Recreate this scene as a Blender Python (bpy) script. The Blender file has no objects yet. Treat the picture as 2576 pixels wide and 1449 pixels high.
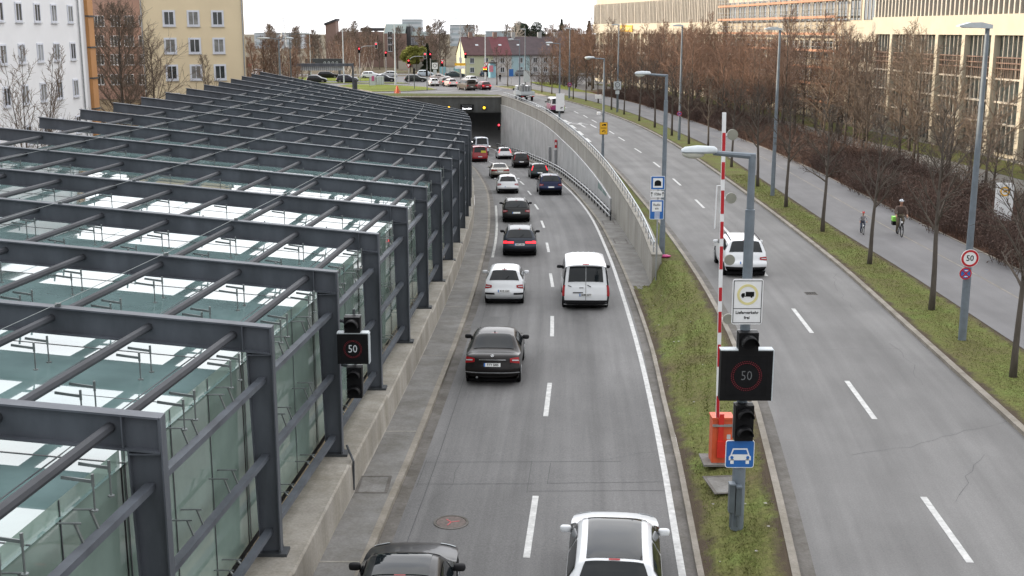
import bpy, bmesh, math, random
from mathutils import Vector, Matrix
R = math.radians
random.seed(7)
scn = bpy.context.scene
C = scn.collection

# ------------------------------------------------------------------ camera model, used to survey the photograph
F, CX, CY, EYE, TILT = 3000.0, 1288.0, 724.5, 10.3, R(12.2)
_c, _s = math.cos(TILT), math.sin(TILT)
def _ray(px, py):
    a = (px-CX)/F; b = -(py-CY)/F
    return (a, _c+b*_s, -_s+b*_c)
def at(px, py, z=0.0):                     # surveyed point on the level z
    r = _ray(px, py); k = (z-EYE)/r[2]
    return Vector((r[0]*k, r[1]*k, z))
def aty(px, py, y):                        # surveyed point at the distance y
    r = _ray(px, py); k = y/r[1]
    return Vector((r[0]*k, y, EYE+r[2]*k))
def lerpt(T, y):
    if y <= T[0][0]:
        (a, b), (d, e) = T[0], T[1]
        return b+(e-b)*(y-a)/(d-a)
    for (a, b), (d, e) in zip(T, T[1:]):
        if y <= d: return b+(e-b)*(y-a)/(d-a)
    (a, b), (d, e) = T[-2], T[-1]
    return b+(e-b)*(y-a)/(d-a)
def curve(T):                              # smooth curve through (y, x) points
    n = len(T); m = []
    for i in range(n):
        if i == 0: m.append((T[1][1]-T[0][1])/(T[1][0]-T[0][0]))
        elif i == n-1: m.append((T[-1][1]-T[-2][1])/(T[-1][0]-T[-2][0]))
        else: m.append((T[i+1][1]-T[i-1][1])/(T[i+1][0]-T[i-1][0]))
    def f(y):
        if y <= T[0][0]: return T[0][1]+m[0]*(y-T[0][0])
        if y >= T[-1][0]: return T[-1][1]+m[-1]*(y-T[-1][0])
        for i in range(n-1):
            if y <= T[i+1][0]:
                h = T[i+1][0]-T[i][0]; t = (y-T[i][0])/h
                return ((2*t**3-3*t*t+1)*T[i][1]+(t**3-2*t*t+t)*h*m[i]
                        + (-2*t**3+3*t*t)*T[i+1][1]+(t**3-t*t)*h*m[i+1])
    return f
zr = curve([(-60, -.28), (10, -.3), (20, -.36), (36, -.65), (48, -1.0), (61, -1.42), (80, -2.12), (100, -3.0), (145, -5.3), (186, -7.5), (320, -12)])
def atr(px, py):                           # surveyed point on the tunnel ramp
    z = 0.0
    for _ in range(60): z = .5*z+.5*zr(at(px, py, z).y)
    return at(px, py, z)

# ------------------------------------------------------------------ meshes
class MB:
    def __init__(s): s.v = []; s.f = []; s.m = []; s.uv = {}
    def add(s, vs, fs, mi=0):
        o = len(s.v); s.v += [tuple(v) for v in vs]
        for f in fs: s.f.append(tuple(i+o for i in f)); s.m.append(mi)
    def box(s, c, d, M=None, mi=0):
        x, y, z = d[0]/2, d[1]/2, d[2]/2
        vs = [Vector((i*x, j*y, k*z)) for k in (-1, 1) for j in (-1, 1) for i in (-1, 1)]
        if M is not None: vs = [M @ v for v in vs]
        c = Vector(c)
        s.add([v+c for v in vs], [(0, 2, 3, 1), (4, 5, 7, 6), (0, 1, 5, 4), (2, 6, 7, 3), (0, 4, 6, 2), (1, 3, 7, 5)], mi)
    def bar(s, a, b, w, h, up=(0, 0, 1), mi=0):         # rectangular bar from a to b
        a, b = Vector(a), Vector(b); t = (b-a).normalized(); u = Vector(up)
        x = t.cross(u).normalized(); u = x.cross(t)
        vs = [p+x*(i*w/2)+u*(k*h/2) for p in (a, b) for i, k in ((-1, -1), (1, -1), (1, 1), (-1, 1))]
        s.add(vs, [(3, 2, 1, 0), (4, 5, 6, 7), (0, 1, 5, 4), (1, 2, 6, 5), (2, 3, 7, 6), (3, 0, 4, 7)], mi)
    def tube(s, pts, r, n=8, mi=0, cap=True):
        pts = [Vector(p) for p in pts]
        if not isinstance(r, (list, tuple)): r = [r]*len(pts)
        vs = []; ref = None
        for i, p in enumerate(pts):
            t = (pts[min(i+1, len(pts)-1)]-pts[max(i-1, 0)]).normalized()
            if ref is None:
                ref = Vector((0, 0, 1)) if abs(t.z) < .9 else Vector((1, 0, 0))
            x = t.cross(ref).normalized(); y = x.cross(t); ref = y
            vs += [p+(x*math.cos(2*math.pi*k/n)+y*math.sin(2*math.pi*k/n))*r[i] for k in range(n)]
        fs = [(i*n+k, i*n+(k+1) % n, (i+1)*n+(k+1) % n, (i+1)*n+k) for i in range(len(pts)-1) for k in range(n)]
        if cap: fs += [tuple(range(n))[::-1], tuple((len(pts)-1)*n+k for k in range(n))]
        s.add(vs, fs, mi)
    def prism(s, poly, a, b, axis='y', mi=0):           # polygon (u, w) extruded
        n = len(poly)
        P = {'y': lambda u, w, t: (u, t, w), 'x': lambda u, w, t: (t, u, w), 'z': lambda u, w, t: (u, w, t)}[axis]
        vs = [P(u, w, a) for u, w in poly]+[P(u, w, b) for u, w in poly]
        s.add(vs, [tuple(range(n)), tuple(range(2*n-1, n-1, -1))]+[(i, i+n, (i+1) % n+n, (i+1) % n) for i in range(n)], mi)
    def quad(s, *p, mi=0): s.add(p, [tuple(range(len(p)))], mi)
    def disc(s, c, r, d, n=20, axis='y', mi=0):         # short cylinder, centre c, thickness d
        c = Vector(c); e = {'x': Vector((d/2, 0, 0)), 'y': Vector((0, d/2, 0)), 'z': Vector((0, 0, d/2))}[axis]
        s.tube([c-e, c+e], r, n, mi)
    def ring(s, c, r0, r1, d, n=28, mi=0, axis='y'):
        vs = []
        for t in (-d/2, d/2):
            for r in (r0, r1):
                for k in range(n):
                    a = 2*math.pi*k/n
                    u, w = r*math.cos(a), r*math.sin(a)
                    vs.append((c[0]+u, c[1]+t, c[2]+w) if axis == 'y' else (c[0]+u, c[1]+w, c[2]+t))
        fs = []
        for k in range(n):
            j = (k+1) % n
            fs += [(k, j, n+j, n+k), (2*n+k, 3*n+k, 3*n+j, 2*n+j), (n+k, n+j, 3*n+j, 3*n+k), (k, 2*n+k, 2*n+j, j)]
        s.add(vs, fs, mi)
    def ball(s, c, r, nu=10, nv=7, mi=0, sc=(1, 1, 1), sq=1.0):
        vs = []; fs = []
        for j in range(nv+1):
            t = math.pi*j/nv
            for i in range(nu):
                a = 2*math.pi*i/nu
                q = lambda x: math.copysign(abs(x)**sq, x)
                vs.append((c[0]+r*sc[0]*q(math.sin(t)*math.cos(a)), c[1]+r*sc[1]*q(math.sin(t)*math.sin(a)), c[2]+r*sc[2]*q(math.cos(t))))
        for j in range(nv):
            for i in range(nu):
                fs.append((j*nu+i, (j+1)*nu+i, (j+1)*nu+(i+1) % nu, j*nu+(i+1) % nu))
        s.add(vs, fs, mi)
    def build(s, name, mats, parent=None, smooth=False, loc=None):
        me = bpy.data.meshes.new(name); me.from_pydata(s.v, [], s.f)
        if not isinstance(mats, (list, tuple)): mats = [mats]
        for m in mats: me.materials.append(m)
        if len(mats) > 1: me.polygons.foreach_set('material_index', s.m)
        me.validate()
        if smooth == 'auto':
            me.polygons.foreach_set('use_smooth', [True]*len(me.polygons))
            try: me.set_sharp_from_angle(angle=R(40))
            except Exception: pass
        elif smooth: me.polygons.foreach_set('use_smooth', [True]*len(me.polygons))
        o = bpy.data.objects.new(name, me); C.objects.link(o)
        if parent is not None: o.parent = parent
        if loc is not None: o.location = loc
        return o
def thing(name, label, cat, loc=(0, 0, 0), rz=0.0, group=None):
    o = bpy.data.objects.new(name, None); C.objects.link(o)
    o.empty_display_size = .3; o.location = loc; o.rotation_euler = (0, 0, rz)
    return tag(o, label, cat, group)
def tag(o, label, cat, group=None):
    o['label'] = label; o['category'] = cat
    if group: o['group'] = group
    return o
def struct(o): o['kind'] = 'structure'; return o
def stuff(o): o['kind'] = 'stuff'; return o
def copy_tree(o, parent=None):
    c = o.copy(); C.objects.link(c)
    if parent is not None: c.parent = parent
    for ch in o.children: copy_tree(ch, c)
    return c
def local(o, p): return Vector(p)-Vector(o.location)

def text_mesh(s, size, sx=1.0, depth=.002, bold=0.0):
    cu = bpy.data.curves.new('lettering', 'FONT'); cu.body = s; cu.size = size; cu.align_x = 'CENTER'; cu.align_y = 'CENTER'
    cu.extrude = depth; cu.offset = bold; cu.resolution_u = 2
    o = bpy.data.objects.new('lettering', cu); C.objects.link(o)
    bpy.context.view_layer.update()
    me = bpy.data.meshes.new_from_object(o.evaluated_get(bpy.context.evaluated_depsgraph_get()))
    bpy.data.objects.remove(o); bpy.data.curves.remove(cu)
    for v in me.vertices:
        x, y, z = v.co; v.co = (x*sx, -z, y)
    return me
def text(s, size, loc, m, parent, sx=1.0, name='lettering', bold=0.0, rot=None):
    me = text_mesh(s, size, sx, .002, bold); me.materials.clear(); me.materials.append(m)
    o = bpy.data.objects.new(name, me); C.objects.link(o); o.parent = parent; o.location = loc
    if rot: o.rotation_euler = rot
    return o

# ------------------------------------------------------------------ materials
def new_mat(name):
    m = bpy.data.materials.new(name); m.use_nodes = True
    nt = m.node_tree; b = nt.nodes['Principled BSDF']
    return m, nt, b
def nz(nt, scale, detail=4, vec=None, rough=.6):
    n = nt.nodes.new('ShaderNodeTexNoise'); n.inputs['Scale'].default_value = scale
    n.inputs['Detail'].default_value = detail; n.inputs['Roughness'].default_value = rough
    if vec is not None: nt.links.new(vec, n.inputs['Vector'])
    return n.outputs['Fac']
def tc(nt, kind='Object', scale=None):
    t = nt.nodes.new('ShaderNodeTexCoord').outputs[kind]
    if scale is None: return t
    mp = nt.nodes.new('ShaderNodeMapping'); mp.inputs['Scale'].default_value = scale
    nt.links.new(t, mp.inputs['Vector']); return mp.outputs['Vector']
def ramp(nt, fac, stops):
    r = nt.nodes.new('ShaderNodeValToRGB'); e = r.color_ramp.elements
    while len(e) < len(stops): e.new(.5)
    for k, (p, c) in zip(e, stops):
        k.position = p; k.color = (*c, 1) if isinstance(c, (list, tuple)) else (c, c, c, 1)
    nt.links.new(fac, r.inputs['Fac']); return r.outputs['Color']
def mixc(nt, a, b, fac, mode='MIX'):
    m = nt.nodes.new('ShaderNodeMix'); m.data_type = 'RGBA'; m.blend_type = mode
    for sock, v in ((m.inputs[0], fac), (m.inputs[6], a), (m.inputs[7], b)):
        if isinstance(v, bpy.types.NodeSocket): nt.links.new(v, sock)
        elif isinstance(v, (int, float)): sock.default_value = v if sock == m.inputs[0] else (v, v, v, 1)
        else: sock.default_value = (*v, 1)
    return m.outputs[2]
def bump(nt, b, h, strength=.3, dist=.02):
    n = nt.nodes.new('ShaderNodeBump'); n.inputs['Strength'].default_value = strength; n.inputs['Distance'].default_value = dist
    nt.links.new(h, n.inputs['Height']); nt.links.new(n.outputs['Normal'], b.inputs['Normal'])
def mat(name, col, rough=.6, metal=0.0, var=.15, scale=3.0, coat=0.0, bmp=0.0, emit=None, estr=1.0, spec=None, stretch=None):
    m, nt, b = new_mat(name)
    lo = tuple(max(0, c*(1-var)) for c in col); hi = tuple(min(1, c*(1+var)) for c in col)
    v = tc(nt, 'Object', stretch)
    f = nz(nt, scale, 5, v)
    nt.links.new(ramp(nt, f, [(.3, lo), (.7, hi)]), b.inputs['Base Color'])
    b.inputs['Roughness'].default_value = rough; b.inputs['Metallic'].default_value = metal
    if coat: b.inputs['Coat Weight'].default_value = coat; b.inputs['Coat Roughness'].default_value = .04
    if spec is not None: b.inputs['Specular IOR Level'].default_value = spec
    if bmp: bump(nt, b, nz(nt, scale*4, 3, v), bmp)
    if emit: b.inputs['Emission Color'].default_value = (*emit, 1); b.inputs['Emission Strength'].default_value = estr
    return m
def vary(m, lo, hi):                      # every plant a little lighter or darker than the next
    nt = m.node_tree; b = nt.nodes['Principled BSDF']; src = b.inputs['Base Color'].links[0].from_socket
    oi = nt.nodes.new('ShaderNodeObjectInfo'); k = ramp(nt, oi.outputs['Random'], [(0, lo), (1, hi)])
    nt.links.new(mixc(nt, src, k, 1.0, 'MULTIPLY'), b.inputs['Base Color'])
def asphalt(name, base, track=.10, speck=.25, tracks=(1.0, 2.6, 4.3, 5.9)):
    m, nt, b = new_mat(name)
    uv = tc(nt, 'UV'); ob = tc(nt, 'Object')
    big = ramp(nt, nz(nt, .22, 4, ob), [(.3, tuple(c*.88 for c in base)), (.7, tuple(c*1.12 for c in base))])
    st = nz(nt, 1.0, 5, tc(nt, 'UV', (1.6, .035, 1)))                 # worn streaks along the lane
    col = mixc(nt, big, ramp(nt, st, [(.35, 1-track*1.8), (.65, 1+track)]), 1.0, 'MULTIPLY')
    pt = nz(nt, .55, 3, tc(nt, 'UV', (1, .25, 1)))
    col = mixc(nt, col, ramp(nt, pt, [(.42, 1.0), (.62, .85)]), 1.0, 'MULTIPLY')
    fine = nz(nt, 28, 2, ob, .7)
    col = mixc(nt, col, ramp(nt, fine, [(.25, 1-speck), (.5, 1.0), (.72, 1+speck), (.8, 1+3*speck)]), 1.0, 'MULTIPLY')
    nt.links.new(col, b.inputs['Base Color']); b.inputs['Roughness'].default_value = .8
    b.inputs['Specular IOR Level'].default_value = .35
    bump(nt, b, fine, .25, .01)
    return m
def concrete(name, base, stain=.35, vert=True):
    m, nt, b = new_mat(name); ob = tc(nt, 'Object')
    big = ramp(nt, nz(nt, .5, 5, ob), [(.3, tuple(c*.8 for c in base)), (.7, tuple(c*1.15 for c in base))])
    st = nz(nt, 1.0, 6, tc(nt, 'Object', (.85, .85, .16) if vert else (1.2, 1.2, 1.2)), .75)
    col = mixc(nt, big, ramp(nt, st, [(.38, (1-stain, 1-stain*1.05, 1-stain*1.2)), (.6, 1.0)]), 1.0, 'MULTIPLY')
    fine = nz(nt, 18, 3, ob)
    col = mixc(nt, col, ramp(nt, fine, [(.3, .85), (.7, 1.1)]), 1.0, 'MULTIPLY')
    nt.links.new(col, b.inputs['Base Color']); b.inputs['Roughness'].default_value = .85
    bump(nt, b, fine, .2, .01)
    return m
def turf(name, a, b_, c_, sc=.5, edge=False):
    m, nt, b = new_mat(name); ob = tc(nt, 'Object')
    col = ramp(nt, nz(nt, sc, 6, ob, .7), [(.3, a), (.52, b_), (.72, c_)])
    col = mixc(nt, col, ramp(nt, nz(nt, 9, 4, ob, .7), [(.25, .55), (.75, 1.4)]), 1.0, 'MULTIPLY')
    if edge:                               # bare trodden soil along the kerbs
        at_ = nt.nodes.new('ShaderNodeAttribute'); at_.attribute_name = 'edge'
        ad = nt.nodes.new('ShaderNodeMath'); ad.operation = 'MULTIPLY_ADD'; ad.inputs[1].default_value = 1.0
        nt.links.new(nz(nt, 1.3, 5, ob, .7), ad.inputs[0]); nt.links.new(at_.outputs['Fac'], ad.inputs[2])
        col = mixc(nt, (.085, .066, .048), col, ramp(nt, ad.outputs[0], [(.56, 0.0), (.82, 1.0)]))
    nt.links.new(col, b.inputs['Base Color']); b.inputs['Roughness'].default_value = .95
    b.inputs['Specular IOR Level'].default_value = .1
    bump(nt, b, nz(nt, 30, 3, ob), .8, .05)
    return m
def glassy(name, tint, body, see=.3, ior=1.6, rough=.02):
    m = bpy.data.materials.new(name); m.use_nodes = True; nt = m.node_tree
    nt.nodes.clear(); N = nt.nodes.new; L = nt.links.new
    out = N('ShaderNodeOutputMaterial'); d = N('ShaderNodeBsdfDiffuse'); t = N('ShaderNodeBsdfTransparent'); g = N('ShaderNodeBsdfGlossy')
    fr = N('ShaderNodeFresnel'); fr.inputs['IOR'].default_value = ior
    m1 = N('ShaderNodeMixShader'); m2 = N('ShaderNodeMixShader')
    ob = tc(nt, 'Object')
    L(ramp(nt, nz(nt, .9, 4, ob), [(.3, tuple(c*.85 for c in body)), (.7, tuple(c*1.15 for c in body))]), d.inputs['Color'])
    t.inputs['Color'].default_value = (*tint, 1); g.inputs['Color'].default_value = (1, 1, 1, 1); g.inputs['Roughness'].default_value = rough
    m1.inputs[0].default_value = see; L(d.outputs[0], m1.inputs[1]); L(t.outputs[0], m1.inputs[2])
    L(fr.outputs[0], m2.inputs[0]); L(m1.outputs[0], m2.inputs[1]); L(g.outputs[0], m2.inputs[2]); L(m2.outputs[0], out.inputs['Surface'])
    return m
M = {}
M['asphalt'] = asphalt('asphalt', (.152, .150, .149), .13)
M['asphalt2'] = asphalt('street_asphalt', (.178, .175, .172), .08, .15)
M['path'] = asphalt('path_asphalt', (.165, .162, .165), .03, .12)
M['pave'] = concrete('pavement_concrete', (.20, .195, .186), .3, False)
M['kerb'] = concrete('kerb_stone', (.27, .245, .21), .3, False)
M['gutter'] = concrete('gutter_stone', (.14, .13, .12), .4, False)
M['conc'] = concrete('weathered_concrete', (.35, .325, .285), .30)
M['concw'] = concrete('smooth_wall_concrete', (.36, .345, .315), .14)
M['conc2'] = concrete('pale_concrete', (.30, .285, .255), .25)
M['clad'] = concrete('wall_panels', (.47, .475, .48), .06)
M['dconc'] = concrete('portal_concrete', (.10, .105, .105), .25)
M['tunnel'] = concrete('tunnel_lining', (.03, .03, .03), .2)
M['paint'] = mat('road_paint', (.50, .50, .49), .7, var=.25, scale=6)
M['paintw'] = mat('worn_road_paint', (.42, .42, .40), .75, var=.4, scale=5)
M['grass'] = turf('grass_turf', (.115, .09, .052), (.118, .125, .045), (.125, .17, .048))
M['grass_edge'] = turf('verge_turf', (.135, .112, .06), (.145, .152, .053), (.15, .20, .056), edge=True)
M['lawn'] = turf('lawn_turf', (.12, .13, .03), (.15, .18, .035), (.19, .22, .05), .12)
M['litter'] = turf('leaf_litter', (.05, .03, .02), (.085, .045, .03), (.12, .07, .045), .8)
M['soil'] = turf('dry_ground', (.10, .085, .06), (.13, .11, .08), (.12, .125, .06), .08)
M['steel'] = mat('slate_grey_steel', (.086, .096, .113), .5, .0, .3, 1.4, spec=.35, stretch=(1, 1, .35))
M['purlin'] = mat('grey_steel_tube', (.050, .053, .060), .6, .0, .2, .8, spec=.2)
M['steel_dk'] = mat('dark_steel', (.045, .05, .056), .5, 0, .2, 3)
M['galv'] = mat('galvanised_steel', (.36, .37, .38), .4, .6, .2, 6)
M['chrome'] = mat('polished_steel', (.55, .56, .57), .2, 1.0, .1, 6)
M['pole'] = mat('grey_lamp_pole', (.16, .19, .22), .45, .2, .15, 4)
M['poledk'] = mat('dark_grey_pole', (.10, .12, .135), .45, .2, .15, 4)
M['lampw'] = mat('lamp_housing', (.50, .545, .57), .4, 0, .1, 5)
M['roofglass'] = glassy('green_roof_glass', (.35, .55, .50), (.155, .235, .232), .03, 2.5, .025)
M['sideglass'] = glassy('green_side_glass', (.50, .68, .60), (.235, .315, .275), .15, 1.7, .03)
M['white'] = mat('white_enamel', (.78, .79, .80), .4, 0, .04, 5)
M['black'] = mat('black_enamel', (.008, .008, .009), .5, 0, .2, 5, spec=.15)
M['matblack'] = mat('matt_black', (.010, .010, .011), .7, 0, .2, 5, spec=.1)
M['red'] = mat('sign_red', (.45, .012, .02), .4, 0, .08, 5)
M['blue'] = mat('sign_blue', (.02, .13, .42), .4, 0, .08, 5)
M['yellow'] = mat('sign_yellow', (.75, .42, .02), .45, 0, .08, 5)
M['paleyel'] = mat('faded_yellow', (.68, .62, .30), .5, 0, .1, 5)
M['orange'] = mat('barrier_orange', (.60, .10, .035), .45, 0, .12, 4)
M['rubber'] = mat('tyre_rubber', (.014, .014, .015), .85, 0, .2, 8, spec=.15)
M['rim'] = mat('alloy_rim', (.38, .39, .40), .35, .8, .1, 8)
M['trim'] = mat('dark_plastic_trim', (.014, .014, .016), .6, 0, .15, 8, spec=.25)
M['carglass'] = mat('car_window_glass', (.007, .010, .012), .05, 0, .1, 2, spec=.4)
M['lamp_red'] = mat('tail_lamp_red', (.30, .008, .012), .25, 0, .15, 8, spec=.4)
M['lamp_lit'] = mat('lit_brake_lamp', (.6, .02, .02), .2, 0, .05, 8, emit=(1, .03, .05), estr=.9)
M['plate'] = mat('number_plate', (.70, .71, .70), .45, 0, .03, 8)
M['led_red'] = mat('lit_red_signal', (.5, .02, .02), .3, emit=(1, .04, .06), estr=2.2)
M['led_amber'] = mat('lit_amber_signal', (.6, .4, .02), .3, emit=(1, .55, .03), estr=1.5)
M['led_white'] = mat('lit_white_letters', (.7, .7, .7), .3, emit=(.95, .97, 1), estr=.9)
M['led_soft'] = mat('soft_white_diodes', (.28, .30, .31), .4, emit=(.85, .92, 1), estr=.10)
M['led_dim'] = mat('dim_white_diodes', (.085, .09, .095), .4, emit=(.8, .85, .9), estr=.03)
M['led_dimred'] = mat('dim_red_diodes', (.11, .008, .014), .4, emit=(.9, .05, .1), estr=.05)
M['bark'] = mat('grey_bark', (.085, .072, .06), .9, 0, .35, 6, bmp=.5, stretch=(1, 1, .2))
M['twig'] = mat('brown_twigs', (.135, .104, .082), .9, 0, .25, 2)
M['twigr'] = mat('reddish_twigs', (.185, .122, .092), .9, 0, .3, 1.5)
M['twigd'] = mat('dark_verge_twigs', (.085, .068, .054), .9, 0, .25, 2)
M['bush'] = mat('russet_brush', (.082, .050, .040), .9, 0, .35, 2)
M['birch'] = mat('birch_bark', (.45, .40, .35), .8, 0, .3, 4)
M['conifer'] = mat('dark_needles', (.022, .036, .018), .9, 0, .4, 1.5)
M['evergreen'] = mat('yellow_green_leaves', (.22, .23, .05), .8, 0, .4, 1.5)
for k_, lo_c, hi_c in (('bush', (.7, .72, .74), (1.45, 1.5, 1.45)), ('twig', (.75, .75, .78), (1.35, 1.3, 1.2)), ('twigr', (.7, .72, .75), (1.35, 1.25, 1.15))): vary(M[k_], lo_c, hi_c)
# ------------------------------------------------------------------ longitudinal lines of the street: x at the distance y
LK = curve([(5, -3.7), (15, -3.25), (23.3, -2.9), (28.7, -2.57), (35, -2.26), (41, -1.99), (51, -1.65), (64, -1.43), (71, -1.37), (80, -1.47), (92, -1.74), (102, -2.15), (115.5, -3.0), (133, -4.4), (160, -7.6), (187, -11.5), (320, -45)])   # ramp, left kerb
LW = lambda y: LK(y)-lerpt([(20, .98), (50, 1.05), (75, 1.06), (92, 1.18), (120, 1.2)], y)                                   # foot of the low wall
RW = curve([(5, 2.15), (15, 2.95), (23, 3.47), (27.7, 3.79), (33.7, 4.14), (41.4, 4.51), (51.7, 4.88), (63.7, 5.2), (80.7, 5.38), (96.6, 5.05), (107, 4.62), (125, 3.6), (150, 1.2), (187, -4.2), (320, -38)])                                  # white edge line
RK = curve([(5, 2.4), (15, 3.2), (23, 3.77), (29, 4.2), (33.7, 4.46), (41.4, 4.92), (52, 5.3), (65, 5.56), (78, 5.62), (103, 5.05), (125, 4.05), (150, 1.75), (165, .1), (187, -3.4), (320, -37)])     # ramp, right kerb
WT = curve([(50, 6.2), (53, 6.34), (63.5, 6.74), (85, 6.84), (102, 6.48), (121, 5.68), (148, 3.95), (169, 1.35), (187, -1.65), (320, -36)])   # road face of the retaining wall
C1 = curve([(5, 3.1), (15, 4.65), (22.2, 5.67), (27.3, 6.33), (33, 7.0), (39, 7.52), (47, 7.9), (55, 8.07), (64, 8.12), (74, 8.05), (85, 7.9), (95, 7.6), (105, 7.1), (117.5, 6.5), (135, 5.55), (150, 4.4), (165, 2.75), (180, .75), (197, -2.2), (226, -9)])
KR = curve([(5, 11.6), (20, 12.7), (32.5, 13.44), (42.3, 13.99), (52, 14.5), (67, 14.85), (85, 15.0), (105, 14.9), (116, 14.62), (133.6, 13.7), (157.4, 11.29), (178, 8.1), (204, 2.76), (226, -3.4)])
PL = curve([(5, 16), (20, 16.4), (39, 16.76), (50, 17.0), (61, 17.05), (79, 17.4), (105, 17.8), (120, 17.2), (145, 15.63), (166, 13.4), (184.6, 10.4), (199, 7.1), (216, 2.9)])
PR = curve([(5, 21.7), (30, 21.9), (50, 22), (64, 22), (76, 22.2), (95, 22.5), (108, 22.2), (125, 21.36), (142, 20.3), (171, 17.6), (197, 13.4), (212, 9.4), (233, 3.1)])
FB = curve([(30, 41.8), (60, 41.4), (90, 40.7), (117, 38.6), (145, 36.4), (172, 33.2), (205, 27.4), (245, 18.5), (270, 11.5)])   # office facades
XL = curve([(0, -21.9), (20, -22.0), (57, -22.25), (74, -22.65), (91, -23.15), (108, -24.1), (119, -24.8), (150, -27), (187, -31)])     # left edge of the canopy

def frange(a, b, d):
    n = max(1, int(round((b-a)/d)))
    return [a+(b-a)*i/n for i in range(n+1)]
def strip(name, fl, fr, z, y0, y1, m, d=4.0, cols=1, kind='structure', skirt=None, parent=None):
    mb = MB(); ys = frange(y0, y1, d); zf = z if callable(z) else (lambda y: z)
    uv = []
    for y in ys:
        a, b = fl(y), fr(y)
        for k in range(cols+1):
            t = k/cols; mb.v.append((a+(b-a)*t, y, zf(y) if not isinstance(zf(y), tuple) else zf(y)[0]*(1-t)+zf(y)[1]*t)); uv.append(((b-a)*t, y))
    n = cols+1
    for i in range(len(ys)-1):
        for k in range(cols):
            mb.f.append((i*n+k, i*n+k+1, (i+1)*n+k+1, (i+1)*n+k)); mb.m.append(0)
    o = mb.build(name, m, parent)
    ea = o.data.attributes.new('edge', 'FLOAT', 'POINT')
    for i, (u_, y) in enumerate(uv): ea.data[i].value = min(u_, fr(y)-fl(y)-u_)
    ul = o.data.uv_layers.new(name='lane')
    for l in o.data.loops: ul.data[l.index].uv = uv[l.vertex_index]
    if kind: o['kind'] = kind
    return o
def kerb(name, f, w, ztop, zbot, y0, y1, m, d=4.0, parent=None, mb=None):      # w>0: to the right of the line
    own = mb is None
    mb = mb or MB(); ys = frange(y0, y1, d); o0 = len(mb.v)
    for y in ys:
        x = f(y); t = ztop(y) if callable(ztop) else ztop; b = zbot(y) if callable(zbot) else zbot
        mb.v += [(x, y, b), (x, y, t), (x+w, y, t), (x+w, y, b)]
    for i in range(len(ys)-1):
        for k in range(3):
            a = o0+i*4+k; q = (a, a+1, a+5, a+4)
            mb.f.append(q if w > 0 else q[::-1]); mb.m.append(0)
    e = o0+(len(ys)-1)*4
    for q in ((o0, o0+1, o0+2, o0+3), (e+3, e+2, e+1, e)): mb.f.append(q); mb.m.append(0)
    if own: return mb.build(name, m, parent)
    return mb

# ---- the ground: one sheet with the sunken ramp left open
g = MB(); NY0, NYT = 53.0, 187.0
def grow(y0, y1, fl, fr, d):
    ys = frange(y0, y1, d)
    for a, b in zip(ys, ys[1:]):
        g.quad((-1600, a, 0), (fl(a), a, 0), (fl(b), b, 0), (-1600, b, 0))
        g.quad((fr(a), a, 0), (1600, a, 0), (1600, b, 0), (fr(b), b, 0))
grow(-60, NY0, lambda y: XL(y)-.45, lambda y: C1(y)-.05, 4.7)
grow(NY0, NYT, lambda y: XL(y)-.45, lambda y: WT(y)+.42, 4.2)
g.quad((-1600, NYT, 0), (1600, NYT, 0), (1600, 3200, 0), (-1600, 3200, 0))
g.quad((-1600, -400, 0), (1600, -400, 0), (1600, -60, 0), (-1600, -60, 0))
struct(g.build('ground', M['soil']))

# ---- ramp into the tunnel
strip('ramp_road', LK, RK, zr, -55, 300, M['asphalt'], 3.0, 6)
strip('carriageway', lambda y: XL(y)-.3, lambda y: LW(y)-.35, lambda y: zr(y)-.02, -55, 300, M['asphalt'], 4.0, 4)
strip('ramp_pavement', LW, lambda y: LK(y)-.16, lambda y: zr(y)+.125, -55, 187, M['pave'], 3.0)
struct(kerb('kerb', LK, -.16, lambda y: zr(y)+.13, lambda y: zr(y)-.2, -55, 187, M['kerb'], 3.0))
strip('gutter', lambda y: LK(y)+.0, lambda y: LK(y)+.30, lambda y: zr(y)+.004, -55, 187, M['gutter'], 3.0)
strip('gutter', lambda y: RK(y)-.26, RK, lambda y: zr(y)+.004, -55, 187, M['gutter'], 3.0)
struct(kerb('kerb', RK, .13, lambda y: zr(y)+.10, lambda y: zr(y)-.2, -55, 187, M['kerb'], 3.0))
strip('side_pavement', lambda y: RK(y)+.13, WT, lambda y: zr(y)+.095, 52.2, 187, M['pave'], 3.0)
strip('edge_line', lambda y: RW(y)-.075, lambda y: RW(y)+.075, lambda y: zr(y)+.008, -50, 186, M['paint'], 3.0)
strip('edge_line', lambda y: LK(y)+.36, lambda y: LK(y)+.50, lambda y: zr(y)+.008, 62, 88, M['paintw'], 3.0)
def dash(x0, y0, x1, y1, w, zf, m, name='lane_marking', mb=None):
    d = Vector((x1-x0, y1-y0, 0)).normalized(); n = Vector((d.y, -d.x, 0))*w/2
    P = [Vector((x0, y0, 0))-n, Vector((x0, y0, 0))+n, Vector((x1, y1, 0))+n, Vector((x1, y1, 0))-n]
    mb.quad(*[(p.x, p.y, zf(p.y)) for p in P])
dm = MB(); zd = lambda y: zr(y)+.008
for a, b in [((.02, 12.6), (.06, 16.1)), ((.30, 23.0), (.56, 26.5)), ((.97, 32.8), (1.2, 36.4)), ((1.49, 43.0), (1.62, 46.7)), ((1.86, 53.2), (1.87, 56.9)), ((2.0, 63.9), (2.0, 67.6)), ((2.03, 74.4), (1.95, 78.2)), ((1.89, 85.2), (1.70, 89.0)), ((1.56, 96.6), (1.35, 100.6)), ((1.08, 107.4), (.75, 111.6)), ((.2, 119), (-.25, 123)), ((-.9, 130), (-1.4, 134)), ((-2.2, 141), (-2.8, 145)), ((-3.9, 152.5), (-4.5, 156.5))]:
    dash(*a, *b, .145, zd, None, mb=dm)
struct(dm.build('lane_marking', M['paint']))
sm = MB()
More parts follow.
